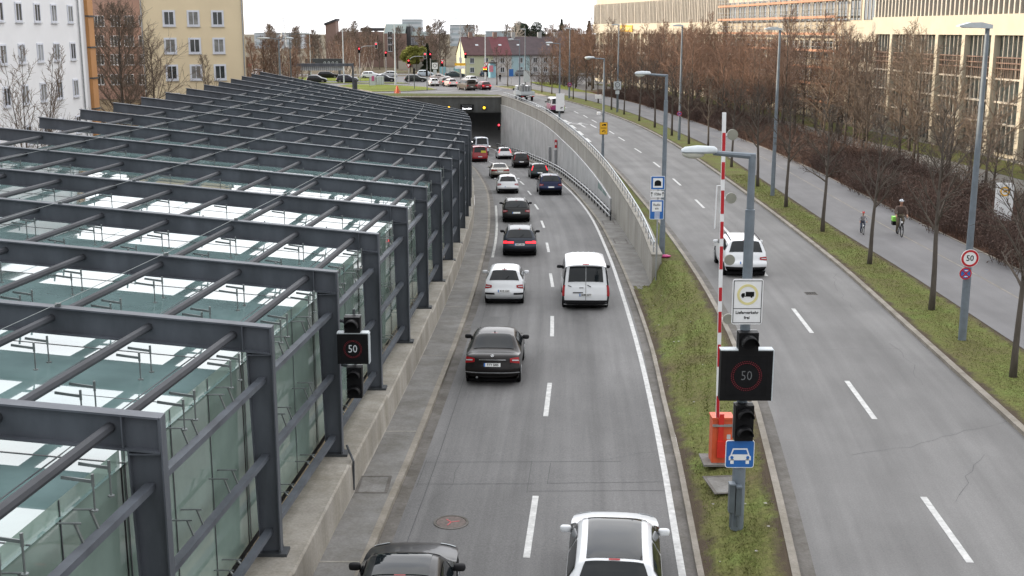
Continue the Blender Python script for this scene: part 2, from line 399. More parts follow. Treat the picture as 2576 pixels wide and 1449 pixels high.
a = atr(1150, 366.5); dash(-6.4, 158, -3.4, 158, .35, zd, None, mb=sm); struct(sm.build('stop_line', M['paintw']))
# saw cuts of the induction loops
M['cut'] = mat('bitumen_seal', (.05, .05, .052), .7, 0, .3, 3); lc = MB()
for (p, q) in [((1062, 1163), (1560, 1161)), ((1048, 1218), (1345, 1217)), ((1338, 1160), (1325, 1240)), ((1330, 1236), (1690, 1234)), ((1073, 1158), (1048, 1225)), ((1385, 1165), (1377, 1218)), ((1377, 1216), (1680, 1212))]:
    a, b = atr(*p), atr(*q); dash(a.x, a.y, b.x, b.y, .013, lambda y: zr(y)+.006, None, mb=lc)
struct(lc.build('loop_cut', M['cut']))
rc = random.Random(8)
def crack(name, x, y, ln, ang, zf):
    mb = MB(); a = ang
    for k in range(int(ln/.45)):
        x2, y2 = x+.45*math.sin(a), y+.45*math.cos(a); dash(x, y, x2, y2, rc.uniform(.005, .011), zf, None, mb=mb); x, y = x2, y2; a = ang+rc.uniform(-.35, .35)
    struct(mb.build(name, M['cut']))
for x, y, ln, an in ((-1.9, 26, 3.5, .2), (2.2, 29, 4, 1.2), (.3, 36, 5, .1), (2.9, 46, 6, -.1), (-.6, 50, 3, 1.4)): crack('crack', x, y, ln, an, lambda y: zr(y)+.006)
for x, y, ln, an in ((12.2, 34, 5, .2), (8.4, 28, 6, 1.1), (12.9, 44, 7, .1), (9.4, 38, 4, 1.5), (11.9, 58, 8, .0), (8.8, 50, 3, 1.2), (9.9, 25, 4, .5)): crack('crack', x, y, ln, an, lambda y: .010)
M['patch'] = asphalt('repair_asphalt', (.143, .142, .141), .05, .2)
for (x0, x1, y0, y1, zf) in ((-1.6, -.2, 44.5, 46.6, lambda y: zr(y)+.005), (2.6, 3.9, 57, 62, lambda y: zr(y)+.005)):
    strip('asphalt_patch', lambda y: x0+(y-y0)*.05, lambda y: x1+(y-y0)*.05, zf, y0, y1, M['patch'], .7)
# narrow joint between gutter and asphalt
strip('road_joint', lambda y: LK(y)+.62, lambda y: LK(y)+.637, lambda y: zr(y)+.006, 12, 60, M['cut'], 3.0)
for yy in frange(14, 116, 8.6):
    j = MB(); j.quad((LW(yy), yy, zr(yy)+.13), (LK(yy)-.17, yy, zr(yy)+.13), (LK(yy)-.17, yy+.07, zr(yy+.07)+.13), (LW(yy), yy+.07, zr(yy+.07)+.13)); struct(j.build('pavement_joint', M['conc2']))

# ---- the grass median that narrows into a strip behind the wall
def medz(y, t):                             # an even bank near the viewer, level ground beside the wall end
    lo, hi = zr(y)+.09, .10
    s = min(1, max(0, (y-43)/9.5)); s = s*s*(3-2*s)
    a, b = RK(y)+.13, C1(y)-.16; x = a+(b-a)*t
    k = min(1, max(0, (x-(WT(y)-.15))/.7)); k = k*k*(3-2*k)
    return (lo+(hi-lo)*t)*(1-s)+(lo+(hi-lo)*k)*s+.05*math.sin(math.pi*t)*(1-s)
o = strip('median_grass', lambda y: RK(y)+.13, lambda y: C1(y)-.16, 0, -50, 53, M['grass_edge'], 1.5, 16)
for i, v in enumerate(o.data.vertices):
    t = (i % 17)/16; v.co.z = medz(v.co.y, t)+(random.uniform(-.02, .025) if 0 < t < 1 else 0)
strip('median_grass', lambda y: WT(y)+.42, lambda y: max(C1(y)-.16, WT(y)+.5), .06, 53, 138, M['grass'], 3.0, 2)
strip('median_paving', lambda y: WT(y)+.42, lambda y: max(C1(y)-.16, WT(y)+.5), .06, 138, 187, M['pave'], 3.0, 2)
struct(kerb('kerb', C1, -.16, .115, -.1, -50, 190, M['kerb'], 3.0))
# ---- the street
strip('street', C1, KR, .006, -50, 232, M['asphalt2'], 3.0, 6)
strip('gutter', C1, lambda y: C1(y)+.32, .010, -50, 190, M['gutter'], 3.0)
struct(kerb('kerb', KR, .2, .12, -.1, -50, 226, M['kerb'], 3.0))
strip('verge_grass', lambda y: KR(y)+.2, PL, .10, -50, 226, M['grass_edge'], 3.0, 8)
strip('bike_path', PL, PR, .112, -50, 236, M['path'], 3.0, 4)
strip('path_line', lambda y: min(PL(y)+2.75, PR(y)-2.0), lambda y: min(PL(y)+2.83, PR(y)-1.92), .117, -20, 190, M['kerb'], 3.0)
struct(kerb('path_edging', PR, .1, .14, 0, -20, 215, M['kerb'], 3.0))
strip('planting_bed', lambda y: PR(y)+.1, lambda y: PR(y)+lerpt([(40, 6.5), (70, 8.0), (150, 8.5), (220, 5)], y), .09, 30, 205, M['litter'], 4.0, 2)
strip('building_lawn', lambda y: FB(y)-5.2, lambda y: FB(y)-.8, .05, 30, 235, M['grass'], 5.0, 2)
strip('garden_path', lambda y: FB(y)-9.5, lambda y: FB(y)-5.2, .03, 30, 150, M['pave'], 5.0, 2)
dm = MB(); z2 = lambda y: .012
D = [(8.4, 11.0, 8.7, 14.7), (9.06, 21.9, 9.28, 25.3), (9.82, 30.8, 10.05, 34.4), (10.43, 40.2, 10.63, 43.9), (10.9, 50, 11.05, 53.7), (11.22, 60, 11.3, 63.7), (11.37, 70, 11.4, 73.6), (11.44, 80.5, 11.42, 84.3), (11.37, 91.5, 11.29, 95.2), (11.12, 102.7, 10.92, 106.4), (10.72, 113.9, 10.48, 118), (10.35, 121.5, 10.15, 125.3), (9.65, 136.9, 9.37, 141.1), (9.08, 144.6, 8.84, 149), (8.39, 152.2, 8.06, 156.3), (7.4, 163, 6.8, 168)]
for d in D: dash(*d, .15, z2, None, mb=dm)
for d in [(7.35, 112.8, 7.2, 116.8), (7.1, 120.5, 6.9, 125.1), (6.8, 128.6, 6.55, 133), (6.42, 136.9, 6.1, 141.1), (5.75, 145.5, 5.4, 149.5), (5.0, 154, 4.5, 158), (3.9, 165, 3.3, 168.8)]: dash(*d, .32, z2, None, mb=dm)
for (x, y) in [(7.6, 134.5), (8.75, 134)]:           # turn arrows
    dash(x+.35, y-4.5, x, y, .2, z2, None, mb=dm); dash(x-.2, y, x-1.1, y+1.6, .2, z2, None, mb=dm); dash(x-1.4, y+.2, x-.9, y+2.4, .35, z2, None, mb=dm)
struct(dm.build('lane_marking', M['paint']))

# ---- covers and small things in the ground
def cover(px, py, r, f, label, col):
    p = f(px, py); t = thing('manhole_cover', label, 'manhole cover', (p.x, p.y, p.z))
    a = MB(); a.disc((0, 0, .006), r, .02, 28, 'z'); a.build('lid', mat('rusty_cast_iron', col, .7, .3, .3, 12), t)
    a = MB(); a.ring((0, 0, .008), r+.01, r+.06, .022, 28, 0, 'z'); a.build('frame_ring', M['gutter'], t)
    return t
c0 = cover(1135, 1315, .33, atr, 'round iron manhole cover with red paint mark in the left lane near the viewer', (.12, .095, .085))
a = MB()
for an in (0.3, 2.2, 4.3): a.box((math.cos(an)*.09, math.sin(an)*.09, .019), (.2, .025, .004), Matrix.Rotation(an, 3, 'Z'))
a.build('paint_mark', M['red'], c0)
cover(1268, 829, .36, atr, 'round manhole cover just ahead of the black saloon', (.10, .09, .085))
def hatch(p, w, d, zoff, label, rz=0.0):
    t = thing('inspection_hatch', label, 'hatch', (p.x, p.y, p.z+zoff), rz)
    a = MB(); a.box((0, 0, .004), (w, d, .016)); a.build('lid', M['pave'], t)
    a = MB()
    for s in (-1, 1): a.box((s*(w/2+.04), 0, .006), (.07, d+.15, .022)); a.box((0, s*(d/2+.04), .0055), (w, .07, .02))
    a.build('frame', M['gutter'], t)
hatch(atr(940, 1232), .62, .95, .13, 'square hatch in the narrow pavement below the second canopy column')
hatch(atr(1531, 565), .62, 1.5, .11, 'concrete hatch in the right ramp pavement, the farther of two')
hatch(atr(1561, 612), .62, 1.5, .11, 'concrete hatch in the right ramp pavement, the nearer of two')
t = thing('drain_grate', 'small square drain grate in the street behind the white car', 'drain', at(2040, 738, .012))
a = MB(); a.box((0, 0, 0), (.46, .46, .012))
a.build('frame', M['gutter'], t); a = MB()
for k in range(6): a.box((-.17+k*.068, 0, .008), (.035, .36, .006))
a.build('grate_bars', M['matblack'], t)
hatch(at(1832, 1222, -.09), .8, .95, .03, 'stone slab lying in the median grass by the barrier', .1)

# ---- retaining wall with panels, coping and handrail
w = thing('retaining_wall', 'curved concrete retaining wall with pale panels along the tunnel ramp', 'wall', (0, 0, 0))
ys = frange(53, 187, 2.0)
b = MB()
for y in ys:
    x = WT(y); b.v += [(x, y, zr(y)-.4), (x, y, .30), (x+.42, y, .30), (x+.42, y, -.6)]
for i in range(len(ys)-1):
    for k in range(3): b.f.append((i*4+k, i*4+k+1, i*4+k+5, i*4+k+4)); b.m.append(0)
b.f += [(0, 3, 2, 1)]; b.m += [0]
b.build('wall_body', M['concw'], w)
b = MB(); ys = frange(81.5, 187, 2.0)
for y in ys:
    x = WT(y); b.v += [(x-.002, y, zr(y)+.1), (x-.10, y, zr(y)+.1), (x-.10, y, -1.05), (x-.002, y, -1.02)]
for i in range(len(ys)-1):
    for k in range(3): b.f.append((i*4+k, i*4+k+1, i*4+k+5, i*4+k+4)); b.m.append(0)
b.f += [(0, 3, 2, 1)]; b.m += [0]
b.build('wall_cladding', M['clad'], w)
b = MB(); kerb('', lambda y: WT(y)-.13, .06, -1.0, -1.06, 81.5, 187, None, 2.0, mb=b); b.build('cladding_trim', M['white'], w)
b = MB()
for y in (84.5, 88.3): b.quad((WT(y)-.112, y, zr(y)+1.0), (WT(y+3.4)-.112, y+3.4, zr(y+3.4)+1.0), (WT(y+3.4)-.112, y+3.4, -1.1), (WT(y)-.112, y, -1.1))
b.build('glass_panel', mat('pale_teal_panel', (.25, .36, .34), .25, 0, .1, 1), w)
b = MB()
for y in frange(57, 185, 6.2): b.quad((WT(y)-.004, y, -1.0 if y > 81 else zr(y)+.1), (WT(y+.05)-.004, y+.05, -1.0 if y > 81 else zr(y)+.1), (WT(y+.05)-.004, y+.05, .3), (WT(y)-.004, y, .3))
b.build('wall_joint', M['gutter'], w)
b = MB(); kerb('', lambda y: WT(y)-.04, .5, .40, .302, 53, 187, None, 2.0, mb=b); b.build('coping', M['conc2'], w)
hr = thing('handrail', 'white metal handrail along the top of the curved retaining wall', 'railing', (0, 0, 0))
for h, r in ((.92, .035), (.68, .022)):
    b = MB(); b.tube([(WT(y)+.1, y, h) for y in frange(53.2, 186, 2.0)], r, 6); b.build('rail', M['galv'] if h < .8 else M['lampw'], hr, True)
k = 0
for y in frange(53.6, 185, 1.75):
    b = MB(); b.bar((WT(y)+.1, y, .401), (WT(y)+.1, y, .90), .05, .05, (0, 1, 0)); b.build('post', M['galv'], hr)
gr = thing('crash_barrier', 'double rail steel crash barrier along the right ramp pavement', 'barrier', (0, 0, 0))
GX = lambda y: RK(y)+lerpt([(77, .8), (100, .62), (130, .5), (187, .4)], y)
for h in (.72, .42):
    b = MB(); b.tube([(GX(y), y, zr(y)+h) for y in frange(77.4, 184, 2.0)], .06, 6); b.build('rail', M['galv'], gr, True)
for y in frange(77.6, 184, 2.2):
    b = MB(); b.bar((GX(y)+.05, y, zr(y)+.096), (GX(y)+.05, y, zr(y)+.80), .10, .07, (0, 1, 0)); b.build('post', M['steel_dk'], gr)

# ---- tunnel portal and bore
tp = thing('tunnel_portal', 'dark concrete tunnel mouth under a grassed deck', 'tunnel', (0, 187, 0))
X0, X1 = -34.0, -1.63
b = MB()
b.box(((X0+X1)/2, .45, -1.05), (X1-X0, .9, 2.3)); b.build('lintel', M['dconc'], tp)
b = MB(); b.box(((X0+X1)/2+.2, .40, .17), (X1-X0+.4, 1.1, .14)); b.build('coping', M['conc'], tp)
b = MB()
for y in frange(187.9, 300, 8):
    pass
ysT = [-.6]+frange(.9, 120, 8)
def bore(f, z0, z1, inward):
    q = MB()
    for a_, b_ in zip(ysT, ysT[1:]):
        ya, yb = a_+187, b_+187
        P = [(f(ya), a_, zr(ya)+z0), (f(yb), b_, zr(yb)+z0), (f(yb), b_, zr(yb)+z1), (f(ya), a_, zr(ya)+z1)]
        q.quad(*P)
    return q
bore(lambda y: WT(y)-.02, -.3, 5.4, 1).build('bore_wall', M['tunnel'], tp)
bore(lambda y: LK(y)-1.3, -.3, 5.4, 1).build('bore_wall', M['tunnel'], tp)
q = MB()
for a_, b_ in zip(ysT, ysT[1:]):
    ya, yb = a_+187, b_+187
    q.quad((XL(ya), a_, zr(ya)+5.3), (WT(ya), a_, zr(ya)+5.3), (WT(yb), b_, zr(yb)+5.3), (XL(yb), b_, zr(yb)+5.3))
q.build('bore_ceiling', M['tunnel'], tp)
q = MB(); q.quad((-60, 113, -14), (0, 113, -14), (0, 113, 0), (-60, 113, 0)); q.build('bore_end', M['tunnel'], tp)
b = MB(); b.box((-11.6, .05, -4.9), (1.6, .5, 6.6)); b.build('pier', M['dconc'], tp)
ms = thing('message_sign', 'black tunnel message board with white letters above the tunnel mouth', 'sign', aty(1175, 270, 186.6))
b = MB(); b.box((0, 0, 0), (2.05, .22, .9)); b.build('board', M['black'], ms)
text('Petueltunnel', .36, (0, -.115, .24), M['led_dim'], ms, .85, bold=.004)
text('Staugefahr', .40, (0, -.115, -.2), M['led_white'], ms, .88, bold=.012)
for px, nm in ((1129, 'left'), (1218, 'right')):
    p = aty(px, 271, 186.7)
    l = thing('warning_lamp', 'lit amber warning lamp %s of the message board on the tunnel front' % nm, 'lamp', p)
    b = MB(); b.disc((0, .06, 0), .30, .2, 18); b.build('housing', M['black'], l)
    b = MB(); b.disc((0, -.06, 0), .20, .06, 18); b.build('lens', M['led_amber'], l)
p = aty(1255, 318, 184.5)
l = thing('tunnel_signal', 'small red lit signal on the wall inside the tunnel mouth', 'signal', p)
b = MB(); b.box((0, 0, 0), (.35, .3, 1.1)); b.build('housing', M['black'], l)
b = MB(); b.disc((0, -.17, .22), .15, .05, 14); b.build('lens', M['led_red'], l)
# emergency box and post on the panels
y = 132.0; x = WT(y)-.24
l = thing('fire_box', 'red emergency box with white symbols high on the pale wall panels', 'box', (x, y, -1.95))
b = MB(); b.box((0, 0, 0), (.26, .75, .85)); b.build('housing', M['red'], l)
b = MB(); b.box((-.02, -.378, .05), (.16, .01, .3)); b.build('symbol', M['white'], l)
for px, lab in ((1404, 'below the red box'), (1376, 'left of the red box')):
    y = 132.0 if px == 1404 else 139.0
    l = thing('emergency_post', 'slim pale emergency post on the ramp wall %s' % lab, 'post', (WT(y)-.26, y, zr(y)+.096))
    b = MB(); b.box((0, 0, .95), (.25, .5, 1.9)); b.build('post_body', M['galv'], l)
    b = MB(); b.box((-.01, 0, 1.55), (.26, .3, .3)); b.build('phone_door', M['lampw'], l)
# ------------------------------------------------------------------ glass canopy over the neighbouring carriageway
CT = curve([(4.2, 5.45), (9.9, 5.28), (15.6, 5.14), (21.3, 4.98), (27, 4.86), (32.7, 4.78), (44.1, 4.61), (55.5, 4.46), (66.9, 4.19), (78.3, 3.91), (89.7, 3.59), (101.1, 3.19), (110, 2.9), (119, 2.6)])
CXR = curve([(4.2, -5.5), (9.9, -5.18), (15.6, -4.81), (21.3, -4.43), (27, -4.05), (32.7, -3.72), (38.4, -3.41), (44.1, -3.18), (49.8, -2.98), (55.5, -2.81), (66.9, -2.67), (78.3, -2.74), (89.7, -3.06), (101.1, -3.58), (110, -4.15), (119, -4.85)])
cn = thing('glass_canopy', 'long canopy of slate grey steel frames carrying sheets of green glass beside the ramp', 'canopy', (0, 0, 0))
ST = [4.2+5.7*k for k in range(21)]
def ends(y): return Vector((CXR(y), y, CT(y))), Vector((XL(y+1.0), y+1.0, 6.32 if y > 40 else 6.32+(40-y)*.004))
def on(y, d, dz=0.0):                      # point d metres in from the road end, dz under the beam top
    a, b = ends(y); u = (b-a); return a+u*(d/u.length)+Vector((0, 0, dz))
def ibeam(mb, a, b, depth, fl, up, t=.022, tf=.03):
    a, b = Vector(a), Vector(b); up = Vector(up).normalized()
    mb.bar(a-up*depth/2, b-up*depth/2, t, depth-.01, up)
    mb.bar(a-up*tf/2, b-up*tf/2, fl, tf, up); mb.bar(a-up*(depth-tf/2), b-up*(depth-tf/2), fl, tf, up)
WTOP = lambda y: zr(y)+.86
M['bracket'] = mat('bracket_steel', (.17, .19, .19), .4, .5, .2, 6)
PUR = [.72, 2.3]+[2.3+1.84*k for k in range(1, 9)]
n_pur = 0; n_br = 0; rest_p = MB(); rest_b = MB(); rest_s = MB(); n_rail = 0
for i, y in enumerate(ST):
    a, b = ends(y)
    mb = MB(); ibeam(mb, a, b, .52, .23, (0, 0, 1))
    u = (b-a).normalized()
    for d in [.52]+[.0]: mb.box(a+u*(d+.011)+Vector((0, 0, -.26)), (.02, .22, .455))
    mb.build('beam', M['steel'], cn)
    # column: web faces along the road, flange toward the road
    zb = WTOP(y-.4)
    mb = MB()
    top = a+Vector((0, 0, -.52)); o2 = a+u*.46+Vector((0, 0, -.52))
    f0 = Vector((a.x, a.y, zb)); f1 = Vector((a.x-.36, a.y, zb))
    vs = []
    for dy in (-.012, .012): vs += [top+Vector((0, dy, 0)), o2+Vector((0, dy, 0)), f1+Vector((0, dy, 0)), f0+Vector((0, dy, 0))]
    mb.add(vs, [(0, 1, 2, 3), (7, 6, 5, 4), (0, 4, 5, 1), (1, 5, 6, 2), (2, 6, 7, 3), (3, 7, 4, 0)])
    mb.bar(a+Vector((.012, 0, 0)), f0+Vector((.012, 0, 0)), .23, .024, (1, 0, 0)); mb.bar(o2, f1, .23, .024, (1, 0, 0))
    mb.box((a.x-.23, a.y, top.z-.01), (.44, .2, .02))
    mb.build('column', M['steel'], cn)
    mb = MB(); mb.box((a.x-.17, a.y, zb+.03), (.62, .36, .06))
    for dx in (-.36, .06):
        for dy in (-.12, .12): mb.disc((a.x-.06+dx, a.y+dy, zb+.085), .03, .06, 8, 'z')
    mb.build('base_plate', M['steel_dk'], cn)
    if i == len(ST)-1: break
    y2 = ST[i+1]
    # purlins and glass brackets
    for k, d in enumerate(PUR):
        p0, p1 = on(y, d, -.235), on(y2, d, -.235)
        t = (p1-p0).normalized(); p0 = p0+t*.02; p1 = p1-t*.02
        vis = y > 9 and n_pur < 100 and k < 9
        q = MB() if vis else rest_p
        q.tube([p0, p1], .078, 8)
        if vis: q.build('purlin', M['purlin'], cn, 'auto'); n_pur += 1
        side = (on(y, d+1, 0)-on(y, d, 0)).normalized()*-1
        for fr in ((.28, .37, .70, .79) if y < 30 else (.32, .74)):
            c = p0.lerp(p1, fr)
            gz = -.52
            for sgn, ln in ((1, .46),):
                visb = y > 9 and n_br < 100 and d < 8 and y < 34
                q = MB() if visb else rest_b
                e = c+side*ln*sgn+Vector((0, 0, -.12))
                q.bar(c+side*.06*sgn+Vector((0, 0, -.10)), e, .018, .042)
                q.tube([e+Vector((0, 0, .10)), e+Vector((0, 0, -.06)), e+Vector((0, 0, -.061)), e+Vector((0, 0, gz+.155)), e+Vector((0, 0, gz+.15)), e+Vector((0, 0, gz+.13))], [.02, .02, .013, .013, .045, .045], 6)
                if visb: q.build('glass_bracket', M['bracket'], cn); n_br += 1
    # roof glass, one sheet group per bay, and its joints
    dg = -.235-.12-.52+.13
    A, B, Bc, Ac = on(y, .55, dg), on(y2, .55, dg), on(y2, 17.3, dg), on(y, 17.3, dg)
    q = MB(); q.add([A, B, Bc, Ac], [(0, 1, 2, 3)])
    q.build('roof_glass', M['roofglass'], cn)
    q = MB()
    for fr in (.0, .5):
        P0, P1 = A.lerp(B, fr), Ac.lerp(Bc, fr); q.bar(P0+Vector((0, 0, .004)), P1+Vector((0, 0, .004)), .028, .006)
    for d in [.72+.79]+[PUR[k]+.92 for k in range(1, 9)]:
        q.bar(on(y, d, dg+.004), on(y2, d, dg+.004), .022, .006)
    q.build('glass_joint', M['steel_dk'], cn)
    # side glass in three tiers with joints
    xo = lambda yy: CXR(yy)-.60
    for (ta, tb) in (((0,), (.95,)), ((.97,), (2.45,)), ((2.47,), (99,))):
        q = MB(); P = []
        for yy, s in ((y+.03, 0), (y2-.03, 0)):
            zt = CT(yy)-.48-ta[0]; zb_ = max(CT(yy)-.48-tb[0], WTOP(yy)+.22); P.append((Vector((xo(yy), yy, zt)), Vector((xo(yy), yy, zb_))))
        q.add([P[0][0], P[1][0], P[1][1], P[0][1]], [(3, 2, 1, 0)])
        q.build('side_glass', M['sideglass'], cn)
    q = MB()
    for fr in (.02, .34, .66):
        yy = y+(y2-y)*fr
        q.bar((xo(yy)+.012, yy, CT(yy)-.49), (xo(yy)+.012, yy, WTOP(yy)+.25), .006, .03, (0, 1, 0))
    for tz in (.96, 2.46):
        q.bar((xo(y)+.012, y+.05, CT(y)-.48-tz), (xo(y2)+.012, y2-.05, CT(y2)-.48-tz), .006, .02)
    q.build('glass_joint', M['steel_dk'], cn)
    # rails between the columns on the road side
    for tz in (1.02, 2.52, 4.02):
        za, zb2 = CT(y)-tz, CT(y2)-tz
        if tz > 4 and y > 70: continue
        q = MB(); q.bar((CXR(y)-.2, y+.02, za), (CXR(y2)-.2, y2-.02, zb2), .14, .10); q.build('rail', M['steel'], cn)
        for fr in (.30, .38, .63, .71):
            yy = y+(y2-y)*fr; zz = za+(zb2-za)*fr
            p = Vector((CXR(yy)-.2, yy, zz))
            vs = y > 9 and y < 34
            q = MB() if (vs and n_br < 190) else rest_s
            q.bar(p+Vector((-.03, 0, -.02)), p+Vector((-.14, 0, .30 if tz < 4 else .12)), .022, .045, (0, 1, 0))
            q.tube([p+Vector((-.06, 0, .30 if tz < 4 else .12)), p+Vector((-.40, 0, .30 if tz < 4 else .12)), p+Vector((-.41, 0, .30 if tz < 4 else .12))], [.013, .013, .04], 6)
            if q is not rest_s: q.build('glass_clamp', M['bracket'], cn); n_br += 1
stuff(rest_p.build('purlins_beyond', M['purlin'], cn, 'auto')); stuff(rest_b.build('brackets_beyond', M['bracket'], cn)); stuff(rest_s.build('clamps_beyond', M['bracket'], cn))
for off, y0, y1 in ((4.0, 9.9, 118), (9.0, 21.3, 118), (14.3, 32.7, 118)):
    q = MB(); q.tube([on(y, off, .05) for y in ST if y0-1 < y < y1], .007, 5)
    for y in ST:
        if y0-1 < y < y1: q.box(on(y, off, .03), (.10, .06, .06))
    q.build('tension_cable', M['bracket'], cn)
# far-side wall of the sunken carriageway
q = MB()
for y in frange(-55, 187, 6):
    y2 = min(187, y+6)
    q.quad((XL(y)-.3, y, zr(y)-.4), (XL(y2)-.3, y2, zr(y2)-.4), (XL(y2)-.3, y2, .35), (XL(y)-.3, y, .35))
    q.quad((XL(y)-.3, y, .35), (XL(y2)-.3, y2, .35), (XL(y2)-.47, y2, .35), (XL(y)-.47, y, .35))
o = q.build('side_wall', M['conc']); tag(o, 'concrete side wall under the far edge of the glass canopy', 'wall')
# low wall in steps below the columns
lw = thing('low_wall', 'low stained concrete wall in steps below the canopy columns', 'wall', (0, 0, 0))
seg = [-14]+[ST[0]-.9+5.7*k for k in range(-2, 32)]
seg = sorted(seg)
for y0, y1 in zip(seg, seg[1:]):
    if y1 > 187: break
    zt = WTOP(y0+.5)
    q = MB(); vs = []
    for yy in (y0+.004, y1-.004):
        x = LW(yy)
        vs += [(x, yy, zr(yy)-.3), (x-.03, yy, zt-.04), (x-.07, yy, zt), (x-.98, yy, zt), (x-.98, yy, zr(yy)-.3)]
    q.add(vs, [(0, 1, 6, 5), (1, 2, 7, 6), (2, 3, 8, 7), (3, 4, 9, 8), (4, 3, 2, 1, 0), (5, 6, 7, 8, 9)])
    q.build('wall_block', M['conc'], lw)
q = MB()
for y in frange(5, 112, 5.7): q.bar((CXR(y)-.53, y, WTOP(y)+.10), (CXR(y+5.7)-.53, y+5.7, WTOP(y+5.7)+.10), .06, .07)
q.build('timber_strip', mat('pale_timber', (.33, .26, .16), .7, 0, .2, 3), lw)
# plain wall of the other carriageway beyond the canopy
q = MB()
for y in frange(118, 187, 6): q.quad((LW(y)-.6, y, zr(y)), (LW(y+6)-.6, y+6, zr(y+6)), (LW(y+6)-.6, y+6, zr(y+6)+6.2), (LW(y)-.6, y, zr(y)+6.2))
o = q.build('dividing_wall', M['dconc']); tag(o, 'dark dividing wall between the carriageways before the tunnel', 'wall')
# ------------------------------------------------------------------ vehicles
# side outlines from the rear foot over the roof to the front foot: (length, height, half width) as fractions
PROF = {
 'hatch': [(.05, .17, .88), (.012, .24, .94), (0, .36, .965), (.02, .47, .96), (.035, .58, .93), (.055, .67, .885), (.115, .90, .75), (.15, .965, .71), (.3, .998, .70), (.45, 1.0, .71), (.56, .955, .735), (.735, .69, .87), (.80, .65, .92), (.92, .575, .91), (.98, .47, .92), (1.0, .31, .93), (.97, .17, .88)],
 'suv': [(.05, .19, .88), (.012, .25, .94), (0, .37, .97), (.02, .47, .965), (.03, .57, .95), (.045, .66, .905), (.10, .90, .78), (.135, .965, .735), (.3, .998, .73), (.45, 1.0, .735), (.56, .96, .755), (.72, .71, .88), (.79, .675, .93), (.93, .60, .92), (.985, .48, .93), (1.0, .32, .94), (.97, .19, .88)],
 'wagon': [(.045, .17, .88), (.01, .24, .94), (0, .37, .965), (.015, .48, .96), (.03, .58, .94), (.045, .665, .895), (.115, .90, .76), (.15, .965, .705), (.3, .998, .695), (.45, 1.0, .705), (.55, .955, .73), (.70, .69, .87), (.77, .65, .93), (.93, .56, .91), (.985, .46, .92), (1.0, .31, .93), (.97, .17, .88)],
 'sedan': [(.045, .17, .88), (.01, .24, .94), (0, .38, .965), (.012, .52, .955), (.02, .645, .93), (.06, .70, .90), (.155, .722, .86), (.275, .94, .735), (.32, .975, .70), (.42, 1.0, .69), (.53, .965, .715), (.68, .70, .87), (.755, .655, .93), (.92, .57, .91), (.985, .46, .92), (1.0, .31, .93), (.97, .17, .88)],
 'box': [(.03, .12, .9), (.005, .17, .95), (0, .30, .985), (.004, .40, .985), (.01, .50, .975), (.016, .56, .96), (.035, .88, .885), (.055, .975, .85), (.3, 1.0, .84), (.55, 1.0, .84), (.67, .965, .84), (.80, .66, .92), (.85, .60, .94), (.95, .50, .93), (.99, .40, .94), (1.0, .25, .94), (.97, .13, .88)],
}
